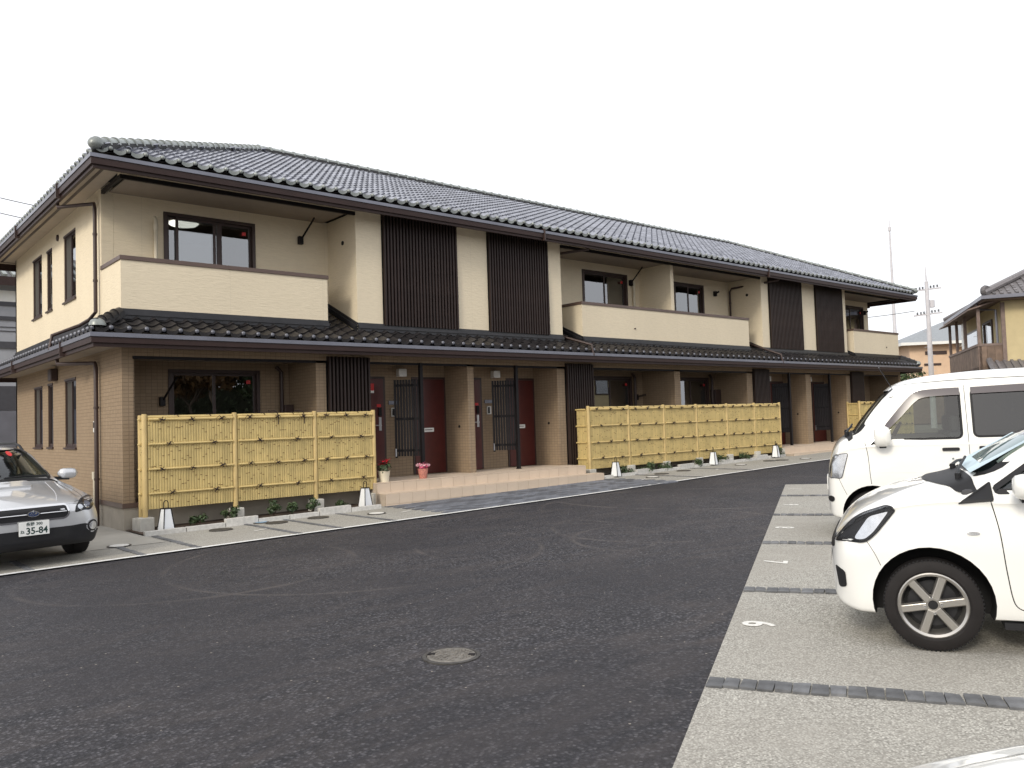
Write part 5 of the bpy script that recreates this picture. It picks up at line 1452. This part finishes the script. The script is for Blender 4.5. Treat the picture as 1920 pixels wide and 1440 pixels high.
def wheel(T, x, y, r, w, rim_r, spokes, side, steer=0.0, style='alloy'):
    W = bpy.data.objects.new('wheel', None); W = None
    Mx = Matrix.Translation((x, y, r)) @ Matrix.Rotation(steer, 4, 'Z') @ Matrix.Rotation(R(-90) * side, 4, 'X')
    b = MB(); h = w / 2
    prof = [(rim_r * .99, -h * .85), (rim_r + .010, -h), (r - .030, -h), (r - .008, -h * .86), (r, -h * .6), (r, h * .6), (r - .008, h * .86), (r - .035, h), (rim_r + .012, h), (rim_r * .99, h * .85)]
    b.lathe(prof, 40, Mx)
    ty = b.build('wheel', M['rubber'], T, angle=35)
    # tread blocks on the shoulder
    b = MB()
    for k in range(72):
        a = k * 2 * math.pi / 72; q = Mx @ Matrix.Rotation(a, 4, 'Z')
        b.box(r - .010, -.005, h * .60, r - .0005, .005, h * .90, M=q)
    b.build('tread', M['arch'], ty)
    b = MB(); b.lathe([(rim_r, h * .86), (rim_r - .008, h * .92), (rim_r - .022, h * .80), (rim_r - .03, h * .1), (rim_r - .04, -h * .6), (.0001, -h * .62)], 40, Mx, mi=0)
    b.build('rim_barrel', M['alloy'], ty, angle=35)
    b = MB(); b.lathe([(rim_r * .30, -h * .25), (rim_r * .70, -h * .25), (rim_r * .70, -h * .4)], 32, Mx); b.build('brake_disc', M['flash'], ty)
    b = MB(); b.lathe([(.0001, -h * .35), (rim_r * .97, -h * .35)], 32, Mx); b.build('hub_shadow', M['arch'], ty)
    b = MB()
    for k in range(spokes):
        q = Mx @ Matrix.Rotation(2 * math.pi * (k + .17) / spokes, 4, 'Z')
        ri, ro_ = .035, rim_r - .010; wi, wo = (.029, .031) if spokes == 6 else (.024, .022)
        z0, z1 = h * .45, h * .78
        vs = [(ri, -wi, z0), (ro_, -wo, z1 - .02), (ro_, wo, z1 - .02), (ri, wi, z0), (ri, -wi * .7, z0 + .028), (ro_, -wo * .65, z1), (ro_, wo * .65, z1), (ri, wi * .7, z0 + .028)]
        b.add([q @ Vector(v) for v in vs], [(3, 2, 1, 0), (4, 5, 6, 7), (0, 1, 5, 4), (1, 2, 6, 5), (2, 3, 7, 6), (3, 0, 4, 7)])
    b.lathe([(.0001, h * .62), (.056, h * .60), (.062, h * .40), (.062, h * .2)], 24, Mx)
    b.build('spokes', M['alloy'], ty, bevel=.003)
    b = MB(); b.lathe([(.0001, h * .68), (.026, h * .66), (.030, h * .58)], 20, Mx); b.build('centre_cap', M['plastic'], ty)
    b = MB()
    for k in range(4 if spokes != 5 else 5):
        q = Mx @ Matrix.Rotation(2 * math.pi * (k + .1) / (4 if spokes != 5 else 5), 4, 'Z') @ Matrix.Translation((.048, 0, 0))
        b.lathe([(.0001, h * .97), (.009, h * .96), (.011, h * .5)], 8, q)
    b.build('wheel_nuts', M['chrome'], ty)
    return ty

def circ(cx, cz, r, n=36, a0=0, a1=360):
    return [(cx + r * math.cos(R(a0 + (a1 - a0) * k / n)), cz + r * math.sin(R(a0 + (a1 - a0) * k / n))) for k in range(n)]

def seats(C, xs, w, zb, zt):
    for x in xs:
        for y in (-w, w):
            b = MB(); b.box(x - .10, y - .23, zb, x + .06, y + .23, zt); b.box(x - .06, y - .12, zt, x + .02, y + .12, zt + .18); b.box(x, y - .23, zb - .1, x + .5, y + .23, zb + .08)
            b.build('seat', M['seat'], C.T, bevel=.03)
def steering(C, x, y, z):
    b = MB(); Mx = Matrix.Translation((x, y, z)) @ Matrix.Rotation(R(62), 4, 'Y')
    pts = [Mx @ Vector((.18 * math.cos(R(a)), .18 * math.sin(R(a)), 0)) for a in range(0, 361, 20)]
    b.tube(pts, .014, 6); b.bar(Mx @ Vector((-.17, 0, 0)), Mx @ Vector((.17, 0, 0)), .04, .02); b.build('steering_wheel', M['plastic'], C.T)

def mirror(C, x, y, z, mat, side, sx=.09, sy=.20, sz=.15):
    b = MB(); n = 14
    for i in range(7):
        t = -1 + 2 * i / 6; k = (1 - abs(t) ** 3.2) ** .45 if abs(t) < 1 else .25
        for j in range(n):
            a = 2 * math.pi * j / n; ca, sa = math.cos(a), math.sin(a)
            b.v.append((x + sx * k * .9 * math.copysign(abs(ca) ** .7, ca), y + side * (sy / 2) * (1 + t), z + sz / 2 * k * math.copysign(abs(sa) ** .6, sa)))
    for i in range(6):
        for j in range(n): j2 = (j + 1) % n; b.f.append((i * n + j, (i + 1) * n + j, (i + 1) * n + j2, i * n + j2)); b.m.append(0)
    b.f.append(tuple(range(n))); b.m.append(0); b.f.append(tuple(6 * n + j for j in range(n - 1, -1, -1))); b.m.append(0)
    o = b.build('door_mirror', mat, C.T, angle=50)
    bb = MB(); bb.bar((x - .0, y - side * .07, z - sz * .38), (x, y + side * sy * .55, z - sz * .47), .07, .045); bb.build('mirror_arm', M['plastic'], o)
    return o

# ---------------------------------------------------------------- near white hatchback
def kei_hatch(label):
    st = [  # d, zb, zs, zt, wl, wm, ws, wt, crown
        (0.00, .34, .56, .60, .34, .38, .36, .26, .03), (0.03, .25, .645, .68, .50, .52, .49, .40, .03), (0.09, .21, .725, .77, .60, .62, .58, .48, .03), (0.20, .19, .805, .86, .675, .685, .63, .54, .035),
        (0.38, .19, .875, .945, .705, .715, .665, .57, .04), (0.60, .19, .915, 1.01, .718, .73, .685, .58, .06), (0.80, .19, .93, 1.065, .722, .7375, .70, .565, .10), (1.00, .19, .925, 1.20, .722, .7375, .70, .565, .10),
        (1.30, .19, .935, 1.365, .722, .7375, .70, .56, .10), (1.60, .19, .945, 1.455, .722, .7375, .70, .555, .10), (2.05, .19, .955, 1.50, .722, .7375, .70, .55, .10), (2.60, .19, .97, 1.485, .722, .7375, .695, .54, .10),
        (3.00, .20, .98, 1.43, .715, .73, .685, .53, .10), (3.22, .22, .98, 1.33, .69, .705, .66, .51, .10), (3.34, .26, .95, 1.12, .65, .665, .62, .48, .08), (3.395, .34, .85, .93, .56, .58, .54, .40, .05)]
    C = Car('white_hatchback', label, 3.395, st, M['wpaint'])
    WX, WX2, r = -.60, -3.04, .283
    for x in (WX, WX2):
        for y0, y1 in ((.45, 1.2), (-1.2, -.45)): C.cutter(circ(x, .30, .345), 'y', y0, y1, 2)
    side1 = rounded([(-.98, .99), (-1.26, 1.20), (-1.52, 1.36), (-1.93, 1.40), (-1.93, 1.00)], [.03, .12, .10, .05, .05]); side2 = rounded([(-2.03, 1.00), (-2.03, 1.40), (-2.62, 1.385), (-2.80, 1.30), (-2.76, 1.03)], .05)
    for p in (side1, side2): C.cutter(p, 'y', -1.2, 1.2, 1)
    shield = rounded([(-.56, 1.085), (.56, 1.085), (.46, 1.385), (-.46, 1.385)], .06); rear = rounded([(-.50, 1.04), (.50, 1.04), (.42, 1.34), (-.42, 1.34)], .06)
    C.cutter(shield, 'x', -.80, -2.9, 1); C.cutter(rear, 'x', -2.8, -3.6, 1)
    body = C.finish()
    for v in ('L', 'R'):
        for p in (side1, side2): C.patch('side_window', p, v, M['carglass'], -.008, thick=0); C.ring('window_seal', p, v, M['plastic'], .024, .003)
        C.seam([(-.95, .93), (-.985, .75), (-1.01, .50), (-1.04, .32), (-1.10, .275)], v); C.seam([(-1.10, .275), (-1.98, .275)], v); C.seam([(-1.98, .275), (-1.985, .95)], v)
        C.seam([(-.22, .70), (-.28, .60), (-.315, .52)], v, .0025)
        # black sail panel under the pillar
        C.patch('sail_panel', rounded([(-.77, .915), (-.965, 1.035), (-.968, .925)], .012, 6), v, M['plastic'], .012, rings=8, thick=.02)
        C.patch('door_handle', rounded([(-1.70, .83), (-1.90, .83), (-1.90, .87), (-1.70, .87)], .015), v, M['wpaint'], .02, rings=2, thick=.02)
        C.patch('side_marker', [(-.845 + .035 * math.cos(a * .4488), .735 + .011 * math.sin(a * .4488)) for a in range(14)], v, M['reflector'], .006, rings=2)
        # head lamp: almond wrapping the corner
        lamp = rounded([(-.045, .655), (-.235, .662), (-.30, .72), (-.42, .872), (-.37, .88), (-.18, .81)], [.02, .05, .06, .02, .02, .12], 6)
        hl = C.patch('headlight', lamp, v, M['lens'], .015, rings=9, thick=.02); C.patch('reflector', rounded([(-.165, .675), (-.23, .675), (-.29, .73), (-.385, .865), (-.26, .82)], .03, 6), v, M['reflector'], .011, par=hl, rings=7, thick=0)
        C.patch('lamp_bezel', lamp, v, M['plastic'], .007, par=hl, rings=9, thick=.012); C.ring('lamp_rim', lamp, v, M['plastic'], .007, .013, hl)
        C.patch('fog_bezel', rounded([(-.035, .49), (-.10, .46), (-.105, .36), (-.055, .345)], .02), v, M['plastic'], .004, rings=3)
        sg = 1 if v == 'L' else -1
        mirror(C, -1.13, .755 * sg, 1.03, M['wpaint'], sg)
        b = MB(); b.box(-2.9, .60 * sg - .12, .16, -.98, .60 * sg + .12, .20); b.build('sill', M['plastic'], C.T)
    C.patch('windscreen', shield, 'F', M['carglass'], -.006, thick=0, rings=8); C.ring('screen_seal', shield, 'F', M['plastic'], .02, .003)
    C.patch('rear_window', rear, 'B', M['privacy'], -.006, thick=0)
    C.band('cowl', np.linspace(-.62, .62, 41), lambda y: -.60 - .16 * (abs(y) / .62) ** 2 - .10 * (abs(y) / .62) ** 8, lambda y: -.83 - .06 * (abs(y) / .62) ** 2, M['plastic'], .005)
    b = MB()
    for y0, y1 in ((.42, -.12), (-.10, -.50)):
        p = [C.cast((-.80 - .10 * t, y0 + (y1 - y0) * t, 4), (0, 0, -1)) for t in (0, .3, .6, 1)]; b.tube([h + n_ * .03 for h, n_ in p], .010, 6)
        b.tube([p[0][0], p[0][0] + Vector((0, 0, .04))], .018, 8)
    b.build('wiper', M['plastic'], C.T)
    C.patch('grille', rounded([(-.50, .60), (.50, .60), (.50, .675), (-.50, .675)], .02, 6), 'F', M['plastic'], .010, rings=7); C.patch('lower_grille', rounded([(-.34, .47), (.34, .47), (.42, .57), (-.42, .57)], .03), 'F', M['plastic'], .003, rings=3)
    C.seam([(.42, .612), (0, .622), (-.42, .612)], 'F', .010, 'grille_bar', M['chrome'])
    C.patch('tail_lamp', rounded([(.48, .70), (.62, .72), (.60, 1.0), (.50, 1.0)], .03), 'B', M['redlens'], .01, rings=3); C.patch('tail_lamp', rounded([(-.48, .70), (-.62, .72), (-.60, 1.0), (-.50, 1.0)], .03), 'B', M['redlens'], .01, rings=3)
    C.patch('number_plate', [(-.165, .40), (.165, .40), (.165, .46), (-.165, .46)], 'F', M['plate'], .012, rings=2)
    seats(C, (-1.85, -2.6), .34, .45, .95); steering(C, -1.25, -.34, .95)
    b = MB(); b.box(-1.2, -.62, .7, -.80, .62, .99); b.build('dashboard', M['seat'], C.T, bevel=.03)
    b = MB(); b.quad((-.86, -.55, 1.092), (-.86, .55, 1.092), (-1.22, .50, 1.30), (-1.22, -.50, 1.30)); b.build('sun_shade', M['ice'], C.T)  # added pale sheet behind the glass, imitates light reflected in the windscreen
    for x in (WX, WX2):
        for sg in (1, -1): wheel(C.T, x, .655 * sg, r, .155, .203, 6, sg, 0)
    return C
near = kei_hatch('white compact hatchback with grey alloy wheels standing in bay 6')
ang = R(114.2); h_ = Vector((math.cos(ang), math.sin(ang))); l_ = Vector((-h_.y, h_.x))
p = Vector((1.439, -11.994)) + h_ * .60 - l_ * .70
near.pose(p.x, p.y, ang)
other = copy_tree(near.T); other['label'] = 'white car beside bay 5 with only the edge of its bonnet showing'; other.name = 'white_car'
_x, _y = lot(-3.98, .56); _sv = near.T; 
class _D: pass
d_ = _D(); d_.T = other; d_.L = near.L; Car.pose(d_, _x, _y, R(139))

# ---------------------------------------------------------------- white van
st = [(0.00, .34, .58, .66, .50, .54, .52, .42, .03), (0.025, .27, .74, .84, .61, .635, .615, .50, .04), (0.07, .235, .90, 1.0, .67, .685, .665, .54, .05), (0.15, .22, 1.0, 1.12, .70, .712, .69, .57, .05), (0.27, .21, 1.04, 1.19, .712, .728, .705, .59, .06),
      (0.40, .21, 1.06, 1.35, .716, .735, .712, .60, .09), (0.58, .21, 1.07, 1.57, .718, .7375, .715, .605, .10), (0.74, .21, 1.08, 1.73, .718, .7375, .715, .605, .11), (0.92, .21, 1.08, 1.80, .718, .7375, .715, .605, .12), (1.3, .21, 1.08, 1.85, .718, .7375, .715, .605, .12), (1.9, .21, 1.08, 1.875, .718, .7375, .715, .605, .12), (2.7, .21, 1.08, 1.872, .718, .7375, .715, .605, .12),
      (3.15, .22, 1.08, 1.85, .71, .73, .705, .60, .12), (3.31, .25, 1.06, 1.78, .69, .71, .69, .585, .12), (3.37, .28, 1.0, 1.60, .66, .68, .66, .56, .1), (3.395, .36, .9, 1.3, .60, .62, .60, .50, .08)]
C = Car('white_van', 'white microvan with dark rear glass parked beyond the hatchback', 3.395, st, M['wpaint'])
WX, WX2, r = -.47, -2.92, .275
for x in (WX, WX2):
    for y0, y1 in ((.45, 1.2), (-1.2, -.45)): C.cutter(circ(x, .29, .325), 'y', y0, y1, 2)
s1 = rounded([(-.56, 1.13), (-.62, 1.22), (-.90, 1.55), (-1.00, 1.62), (-1.40, 1.64), (-1.40, 1.13)], [.03, .03, .06, .08, .03, .05]); s2 = rounded([(-1.53, 1.14), (-1.53, 1.64), (-2.40, 1.65), (-2.40, 1.14)], .05); s3 = rounded([(-2.50, 1.14), (-2.50, 1.65), (-3.16, 1.63), (-3.20, 1.16)], .06)
for q in (s1, s2, s3): C.cutter(q, 'y', -1.2, 1.2, 1)
shield = rounded([(-.60, 1.20), (.60, 1.20), (.53, 1.68), (-.53, 1.68)], .06); rear = rounded([(-.55, 1.15), (.55, 1.15), (.50, 1.62), (-.50, 1.62)], .06)
C.cutter(shield, 'x', -.28, -3.0, 1); C.cutter(rear, 'x', -2.9, -3.6, 1)
C.finish()
for v in ('L', 'R'):
    sg = 1 if v == 'L' else -1
    for q, m in ((s1, 'carglass'), (s2, 'privacy'), (s3, 'privacy')): C.patch('side_window', q, v, M[m], -.008, thick=0); C.ring('window_seal', q, v, M['plastic'], .018, .003)
    C.patch('rain_visor', [(-.60, 1.24), (-.90, 1.585), (-.99, 1.655), (-1.41, 1.672), (-1.41, 1.60), (-1.04, 1.585), (-.94, 1.53), (-.66, 1.20)], v, M['visor'], .014, rings=2, thick=0) if False else None
    b = MB()
    up = [(-.57, 1.20), (-.75, 1.42), (-.90, 1.59), (-1.00, 1.655), (-1.20, 1.672), (-1.41, 1.675)]; lo = [(-.60, 1.16), (-.80, 1.36), (-.95, 1.52), (-1.04, 1.575), (-1.22, 1.59), (-1.41, 1.592)]
    up2, lo2 = catmull([np.array(q) for q in up], 5), catmull([np.array(q) for q in lo], 5); nv = len(up2)
    for pq, of in ((up2, .016), ((up2 + lo2) / 2, .024), (lo2, .030)):
        for q in pq: hh, nn = C.cast((q[0], 3 * sg, q[1]), (0, -sg, 0)); b.v.append(tuple(hh + nn * of))
    for rw in range(2):
        for k in range(nv - 1): b.f.append((rw * nv + k, rw * nv + k + 1, (rw + 1) * nv + k + 1, (rw + 1) * nv + k)); b.m.append(0)
    b.build('rain_visor', M['visor'], C.T, smooth=True)
    b = MB()
    for q in ((-1.52, 1.675), (-2.0, 1.685), (-2.42, 1.685), (-1.52, 1.60), (-2.0, 1.605), (-2.42, 1.605)): hh, nn = C.cast((q[0], 3 * sg, q[1]), (0, -sg, 0)); b.v.append(tuple(hh + nn * (.012 if q[1] > 1.65 else .026)))
    b.f += [(0, 1, 4, 3), (1, 2, 5, 4)]; b.m += [0, 0]; b.build('rain_visor', M['visor'], C.T, smooth=True)
    C.seam([(-.42, 1.10), (-.445, .95), (-.455, .75), (-.465, .63)], v); C.seam([(-1.46, 1.70), (-1.465, 1.0), (-1.465, .40), (-1.44, .27)], v); C.seam([(-.95, .27), (-1.44, .27)], v); C.seam([(-2.45, 1.70), (-2.45, .3)], v)
    C.seam([(-.12, .70), (-.16, .60), (-.20, .51)], v, .0025); C.seam([(-.62, 1.715), (-.95, 1.745), (-1.6, 1.765), (-3.1, 1.76)], v, .005); C.seam([(-.5, .76), (-1.4, .755)], v, .003, 'body_crease', M['wpaint'])
    C.patch('door_handle', rounded([(-1.20, .985), (-1.37, .985), (-1.37, 1.02), (-1.20, 1.02)], .015), v, M['plastic'], .016, rings=2, thick=.02); C.patch('key_lock', [(-1.30 + .012 * math.cos(a), .90 + .012 * math.sin(a)) for a in np.linspace(0, 5.5, 8)], v, M['chrome'], .005, rings=1)
    C.patch('slide_handle', rounded([(-1.56, .985), (-1.76, .985), (-1.76, 1.03), (-1.56, 1.03)], .015), v, M['plastic'], .012, rings=2, thick=.02)
    lamp = rounded([(-.030, .705), (-.155, .70), (-.235, .985), (-.10, .965), (-.055, .88)], [.02, .03, .03, .05, .05], 6)
    hl = C.patch('headlight', lamp, v, M['lens'], .014, rings=9, thick=.02); C.patch('reflector', lamp, v, M['reflector'], .008, par=hl, rings=9, thick=.012); C.ring('lamp_rim', lamp, v, M['plastic'], .005, .012, hl)
    C.patch('fog_lamp', circ(-.035, .46, .035, 12), v, M['plastic'], .006, rings=2)
    mm = mirror(C, -.60, .77 * sg, 1.17, M['wpaint'], sg, .10, .16, .23)
    C.patch('mirror_foot', rounded([(-.47, 1.07), (-.62, 1.20), (-.66, 1.09)], .02), v, M['plastic'], .01, rings=3)
C.patch('windscreen', shield, 'F', M['carglass'], -.006, thick=0, rings=8); C.ring('screen_seal', shield, 'F', M['plastic'], .022, .003); C.patch('rear_window', rear, 'B', M['privacy'], -.006, thick=0)
C.band('cowl', np.linspace(-.60, .60, 31), lambda y: -.20 - .05 * (abs(y) / .6) ** 2, lambda y: -.30, M['plastic'], .006)
b = MB()
for y0 in (.40, -.05):
    q = [C.cast((-.24 - .10 * t, y0 - .5 * t, 4), (0, 0, -1)) for t in (0, .4, 1)]; b.tube([hh + nn * .04 for hh, nn in q], .012, 6); b.tube([q[0][0], q[0][0] + Vector((0, 0, .06))], .025, 8)
b.build('wiper', M['plastic'], C.T)
C.patch('grille', rounded([(-.40, .76), (.40, .76), (.40, .80), (-.40, .80)], .015), 'F', M['plastic'], .004, rings=2); C.patch('lower_grille', rounded([(-.35, .40), (.35, .40), (.38, .50), (-.38, .50)], .02), 'F', M['plastic'], .004, rings=2); C.patch('number_plate', [(-.165, .52), (.165, .52), (.165, .68), (-.165, .68)], 'F', M['plate'], .015, rings=2)
C.patch('tail_lamp', rounded([(.55, .60), (.62, .60), (.60, .95), (.55, .95)], .02), 'B', M['redlens'], .01, rings=2)
b = MB(); b.tube([(-.75, .50, 1.70), (-.62, .58, 1.95)], .006, 5); b.build('aerial', M['chrome'], C.T)
seats(C, (-1.35, -2.2), .34, .62, 1.18); steering(C, -.78, -.34, 1.13)
b = MB(); b.box(-.72, -.62, .8, -.38, .62, 1.13); b.build('dashboard', M['seat'], C.T, bevel=.03)
b = MB(); b.box(-3.2, -.6, .4, -2.6, .6, 1.12); b.build('load_box', M['seat'], C.T)
for x in (WX, WX2):
    for sg in (1, -1): wheel(C.T, x, .655 * sg, r, .145, .165, 8, sg)
x, y = lot(5.32 + .735, .76); C.pose(x, y, R(117.5))

# ---------------------------------------------------------------- silver estate car
st = [(0.00, .32, .64, .69, .44, .48, .46, .36, .02), (0.04, .25, .69, .74, .60, .64, .60, .46, .03), (0.12, .22, .72, .785, .72, .75, .70, .54, .04), (0.28, .21, .76, .835, .80, .83, .775, .60, .05), (0.55, .21, .80, .885, .85, .87, .815, .64, .06), (0.95, .21, .85, .945, .868, .885, .835, .67, .06), (1.30, .21, .90, 1.01, .868, .885, .84, .68, .06),
      (1.55, .21, .92, 1.13, .868, .885, .84, .66, .08), (1.85, .21, .925, 1.29, .868, .885, .84, .64, .09), (2.15, .21, .93, 1.41, .868, .885, .84, .62, .09), (2.5, .21, .935, 1.475, .868, .885, .84, .61, .09), (3.0, .21, .94, 1.50, .868, .885, .835, .60, .09), (3.8, .21, .95, 1.475, .868, .885, .83, .59, .09), (4.35, .23, .96, 1.40, .84, .86, .80, .57, .09), (4.58, .26, .95, 1.2, .80, .82, .76, .55, .08), (4.70, .3, .85, .98, .74, .76, .70, .5, .05), (4.73, .36, .75, .85, .66, .68, .62, .44, .03)]
C = Car('silver_estate_car', 'silver estate car with black lower bumper parked beside the brown side wall', 4.73, st, M['spaint'])
WX, WX2, r = -.94, -3.61, .335
for x in (WX, WX2):
    for y0, y1 in ((.55, 1.3), (-1.3, -.55)): C.cutter(circ(x, .345, .385), 'y', y0, y1, 2)
s1 = rounded([(-1.72, .985), (-2.30, 1.33), (-2.72, 1.385), (-2.72, .99)], [.03, .15, .05, .05]); s2 = rounded([(-2.82, .99), (-2.82, 1.39), (-3.60, 1.375), (-3.70, 1.0)], .05); s3 = rounded([(-3.80, 1.01), (-3.74, 1.365), (-4.2, 1.33), (-4.35, 1.05)], .05)
for q in (s1, s2, s3): C.cutter(q, 'y', -1.2, 1.2, 1)
shield = rounded([(-.67, 1.03), (.67, 1.03), (.52, 1.425), (-.52, 1.425)], .07); rear = rounded([(-.55, 1.03), (.55, 1.03), (.46, 1.36), (-.46, 1.36)], .06)
C.cutter(shield, 'x', -1.33, -4.2, 1); C.cutter(rear, 'x', -4.1, -4.9, 1)
bo = C.finish(); bo.data.materials.append(M['plastic'])
for pl in bo.data.polygons:
    if pl.material_index == 0 and pl.center.z < .30: pl.material_index = 3
for v in ('L', 'R'):
    sg = 1 if v == 'L' else -1
    for q in (s1, s2, s3): C.patch('side_window', q, v, M['carglass'], -.008, thick=0); C.ring('window_seal', q, v, M['plastic'], .02, .003)
    C.seam([(-1.50, .90), (-1.54, .60), (-1.56, .30)], v); C.seam([(-2.77, 1.0), (-2.77, .3)], v); C.seam([(-1.56, .3), (-2.77, .3)], v); C.seam([(-3.75, 1.0), (-3.6, .7)], v)
    for x in (-2.62, -3.55): C.patch('door_handle', rounded([(x, .80), (x - .2, .80), (x - .2, .84), (x, .84)], .015), v, M['spaint'], .02, rings=2, thick=.02)
    mirror(C, -1.68, .81 * sg, 1.05, M['spaint'], sg, .09, .26, .15)
    b = MB(); b.tube([(-2.35, .56 * sg, 1.40), (-2.5, .56 * sg, 1.47), (-2.75, .56 * sg, 1.51), (-3.6, .55 * sg, 1.51), (-4.1, .54 * sg, 1.47), (-4.2, .54 * sg, 1.42)], .018, 8); b.build('roof_rail', M['plastic'], C.T)
    lamp = [(u * sg, z) for u, z in rounded([(.475, .625), (.50, .70), (.60, .765), (.80, .79), (.815, .74), (.72, .67), (.66, .635), (.60, .65)], [.02, .03, .05, .02, .03, .03, .04, .03])]
    hl = C.patch('headlight', lamp, 'F', M['lens'], .007, rings=4); C.patch('lamp_bezel', lamp, 'F', M['flash'], .0015, par=hl, rings=4, thick=0); C.ring('lamp_rim', lamp, 'F', M['plastic'], .007, .006, hl)
    C.patch('projector_ring', circ(.645 * sg, .71, .05, 20), 'F', M['chrome'], .0032, par=hl, rings=2, thick=0); C.patch('projector_lens', circ(.645 * sg, .71, .036, 16), 'F', M['gutter'], .0050, par=hl, rings=2, thick=0)
    C.patch('high_beam', circ(.545 * sg, .685, .03, 14), 'F', M['reflector'], .0035, par=hl, rings=2, thick=0); C.patch('turn_lamp', [(u * sg, z) for u, z in rounded([(.73, .70), (.795, .735), (.79, .775), (.73, .765)], .01)], 'F', M['reflector'], .0035, par=hl, rings=2, thick=0)
    C.patch('fog_bezel', circ(.69 * sg, .435, .085, 24), 'F', M['spaint'], .012, rings=3); C.patch('fog_recess', circ(.69 * sg, .435, .072, 24), 'F', M['plastic'], .014, rings=2); C.patch('fog_lamp', circ(.69 * sg, .435, .052, 20), 'F', M['reflector'], .018, rings=2)
C.patch('windscreen', shield, 'F', M['carglass'], -.006, thick=0, rings=8); C.ring('screen_seal', shield, 'F', M['plastic'], .022, .003); C.patch('rear_window', rear, 'B', M['privacy'], -.006, thick=0)
# black lower bumper with centre intake
C.patch('lower_bumper', rounded([(-.80, .22), (.80, .22), (.82, .36), (.60, .475), (.42, .465), (-.42, .465), (-.60, .475), (-.82, .36)], .04), 'F', M['plastic'], .014, rings=10)
g = rounded([(-.40, .625), (-.36, .575), (.36, .575), (.40, .625), (.375, .715), (.35, .725), (-.35, .725), (-.375, .715)], .03)
C.ring('grille_surround', g, 'F', M['chrome'], .016, .010); G_ = C.patch('grille', g, 'F', M['plastic'], .006, rings=4)
for y0, y1 in ((-.37, -.075), (.075, .37)):
    b = MB(); q = [C.cast((3, y0 + (y1 - y0) * t, .652), (-1, 0, 0)) for t in (0, .3, .6, 1)]; b.tube([hh + nn * .012 for hh, nn in q], .008, 6); b.build('wing_bar', M['chrome'], G_)
for k in range(4):
    C.seam([(-.36, .60 + .03 * k), (0, .60 + .03 * k), (.36, .60 + .03 * k)], 'F', .004, 'grille_slat', M['arch'], par=G_)
el = lambda rx, rz: [(rx * math.cos(a), .655 + rz * math.sin(a)) for a in np.linspace(0, 2 * math.pi, 25)[:-1]]
em = C.patch('emblem', el(.068, .036), 'F', M['chrome'], .016, rings=2, par=G_); 
M['navy'] = plain('emblem_blue', (.03, .05, .12), .25); C.patch('emblem_field', el(.058, .029), 'F', M['navy'], .0185, rings=2, thick=0)
star = lambda cx, cz, r: [(cx + (r if k % 2 == 0 else r * .42) * math.sin(k * math.pi / 4), cz + (r if k % 2 == 0 else r * .42) * math.cos(k * math.pi / 4)) for k in range(8)]
for cx, cz, r_ in ((.028, .664, .019), (-.004, .672, .011), (-.022, .662, .008), (-.03, .65, .008), (-.008, .645, .008), (.012, .650, .007)): C.patch('emblem_star', star(cx, cz, r_), 'F', M['chrome'], .0205, rings=1, thick=0)
# number plate with its characters
hp, _n = C.cast((3, 0, .50), (-1, 0, 0)); xp = hp.x + .035
PL = MB(); PL.box(xp - .006, -.167, .402, xp, .167, .570); PL = PL.build('number_plate', M['plate'], C.T, bevel=.004)
def ptext(t_, size, y, z, off=0.0, sx=1.0):
    me = text_mesh(t_, size, .0006, off); me.materials.append(M['plategreen'])
    o = put('plate_characters', me, PL, (xp + .0012, y, z), (R(90), 0, R(90))); o.scale = (sx, 1, 1); return o
ptext('長野 300', .048, .0, .537, .0006); ptext('35-84', .112, .028, .455, .0022, .92); ptext('ね', .045, -.130, .452, .0008)
# bonnet scoop, shut line, wipers
sc = rounded([(-.88, -.25), (-.88, .25), (-1.20, .28), (-1.20, -.28)], .05)
o = C.patch('bonnet_scoop', sc, 'T', M['spaint'], .030, rings=4, thick=.05)
for sg in (1, -1): C.seam([(-.10, .50 * sg), (-.30, .66 * sg), (-.8, .73 * sg), (-1.32, .74 * sg)], 'T', .004); C.seam([(-.12, .30 * sg), (-.5, .40 * sg), (-1.2, .50 * sg)], 'T', .004, 'bonnet_crease', M['spaint'])
C.seam([(-.70, .735), (-.42, .735)] if False else [(.52, .728), (0, .74), (-.52, .728)], 'F', .004)
C.band('cowl', np.linspace(-.70, .70, 31), lambda y: -1.25 - .05 * (abs(y) / .7) ** 2, lambda y: -1.37, M['plastic'], .004)
b = MB()
for y0, y1 in ((.05, .58), (-.50, .03)):
    q = [C.cast((-1.36 - .06 * t, y0 + (y1 - y0) * t, 4), (0, 0, -1)) for t in (0, .4, 1)]; b.tube([hh + nn * .025 for hh, nn in q], .011, 6)
b.build('wiper', M['plastic'], C.T)
seats(C, (-2.65, -3.5), .40, .50, 1.05); steering(C, -1.95, -.38, .98)
b = MB(); b.box(-1.95, -.70, .75, -1.45, .70, .985); b.build('dashboard', M['seat'], C.T, bevel=.03)
b = MB(); b.box(-1.90, -.14, 1.32, -1.87, .14, 1.38); b.build('rear_view_mirror', M['plastic'], C.T)
C.patch('inspection_sticker', circ(.30, 1.37, .035, 12), 'F', M['red'], .001, rings=1, thick=0)
for x in (WX, WX2):
    for sg in (1, -1): wheel(C.T, x, .77 * sg, r, .215, .216, 5, sg)
a_ = math.atan2(-.995, .10); C.pose(-1.80, -2.86, a_)
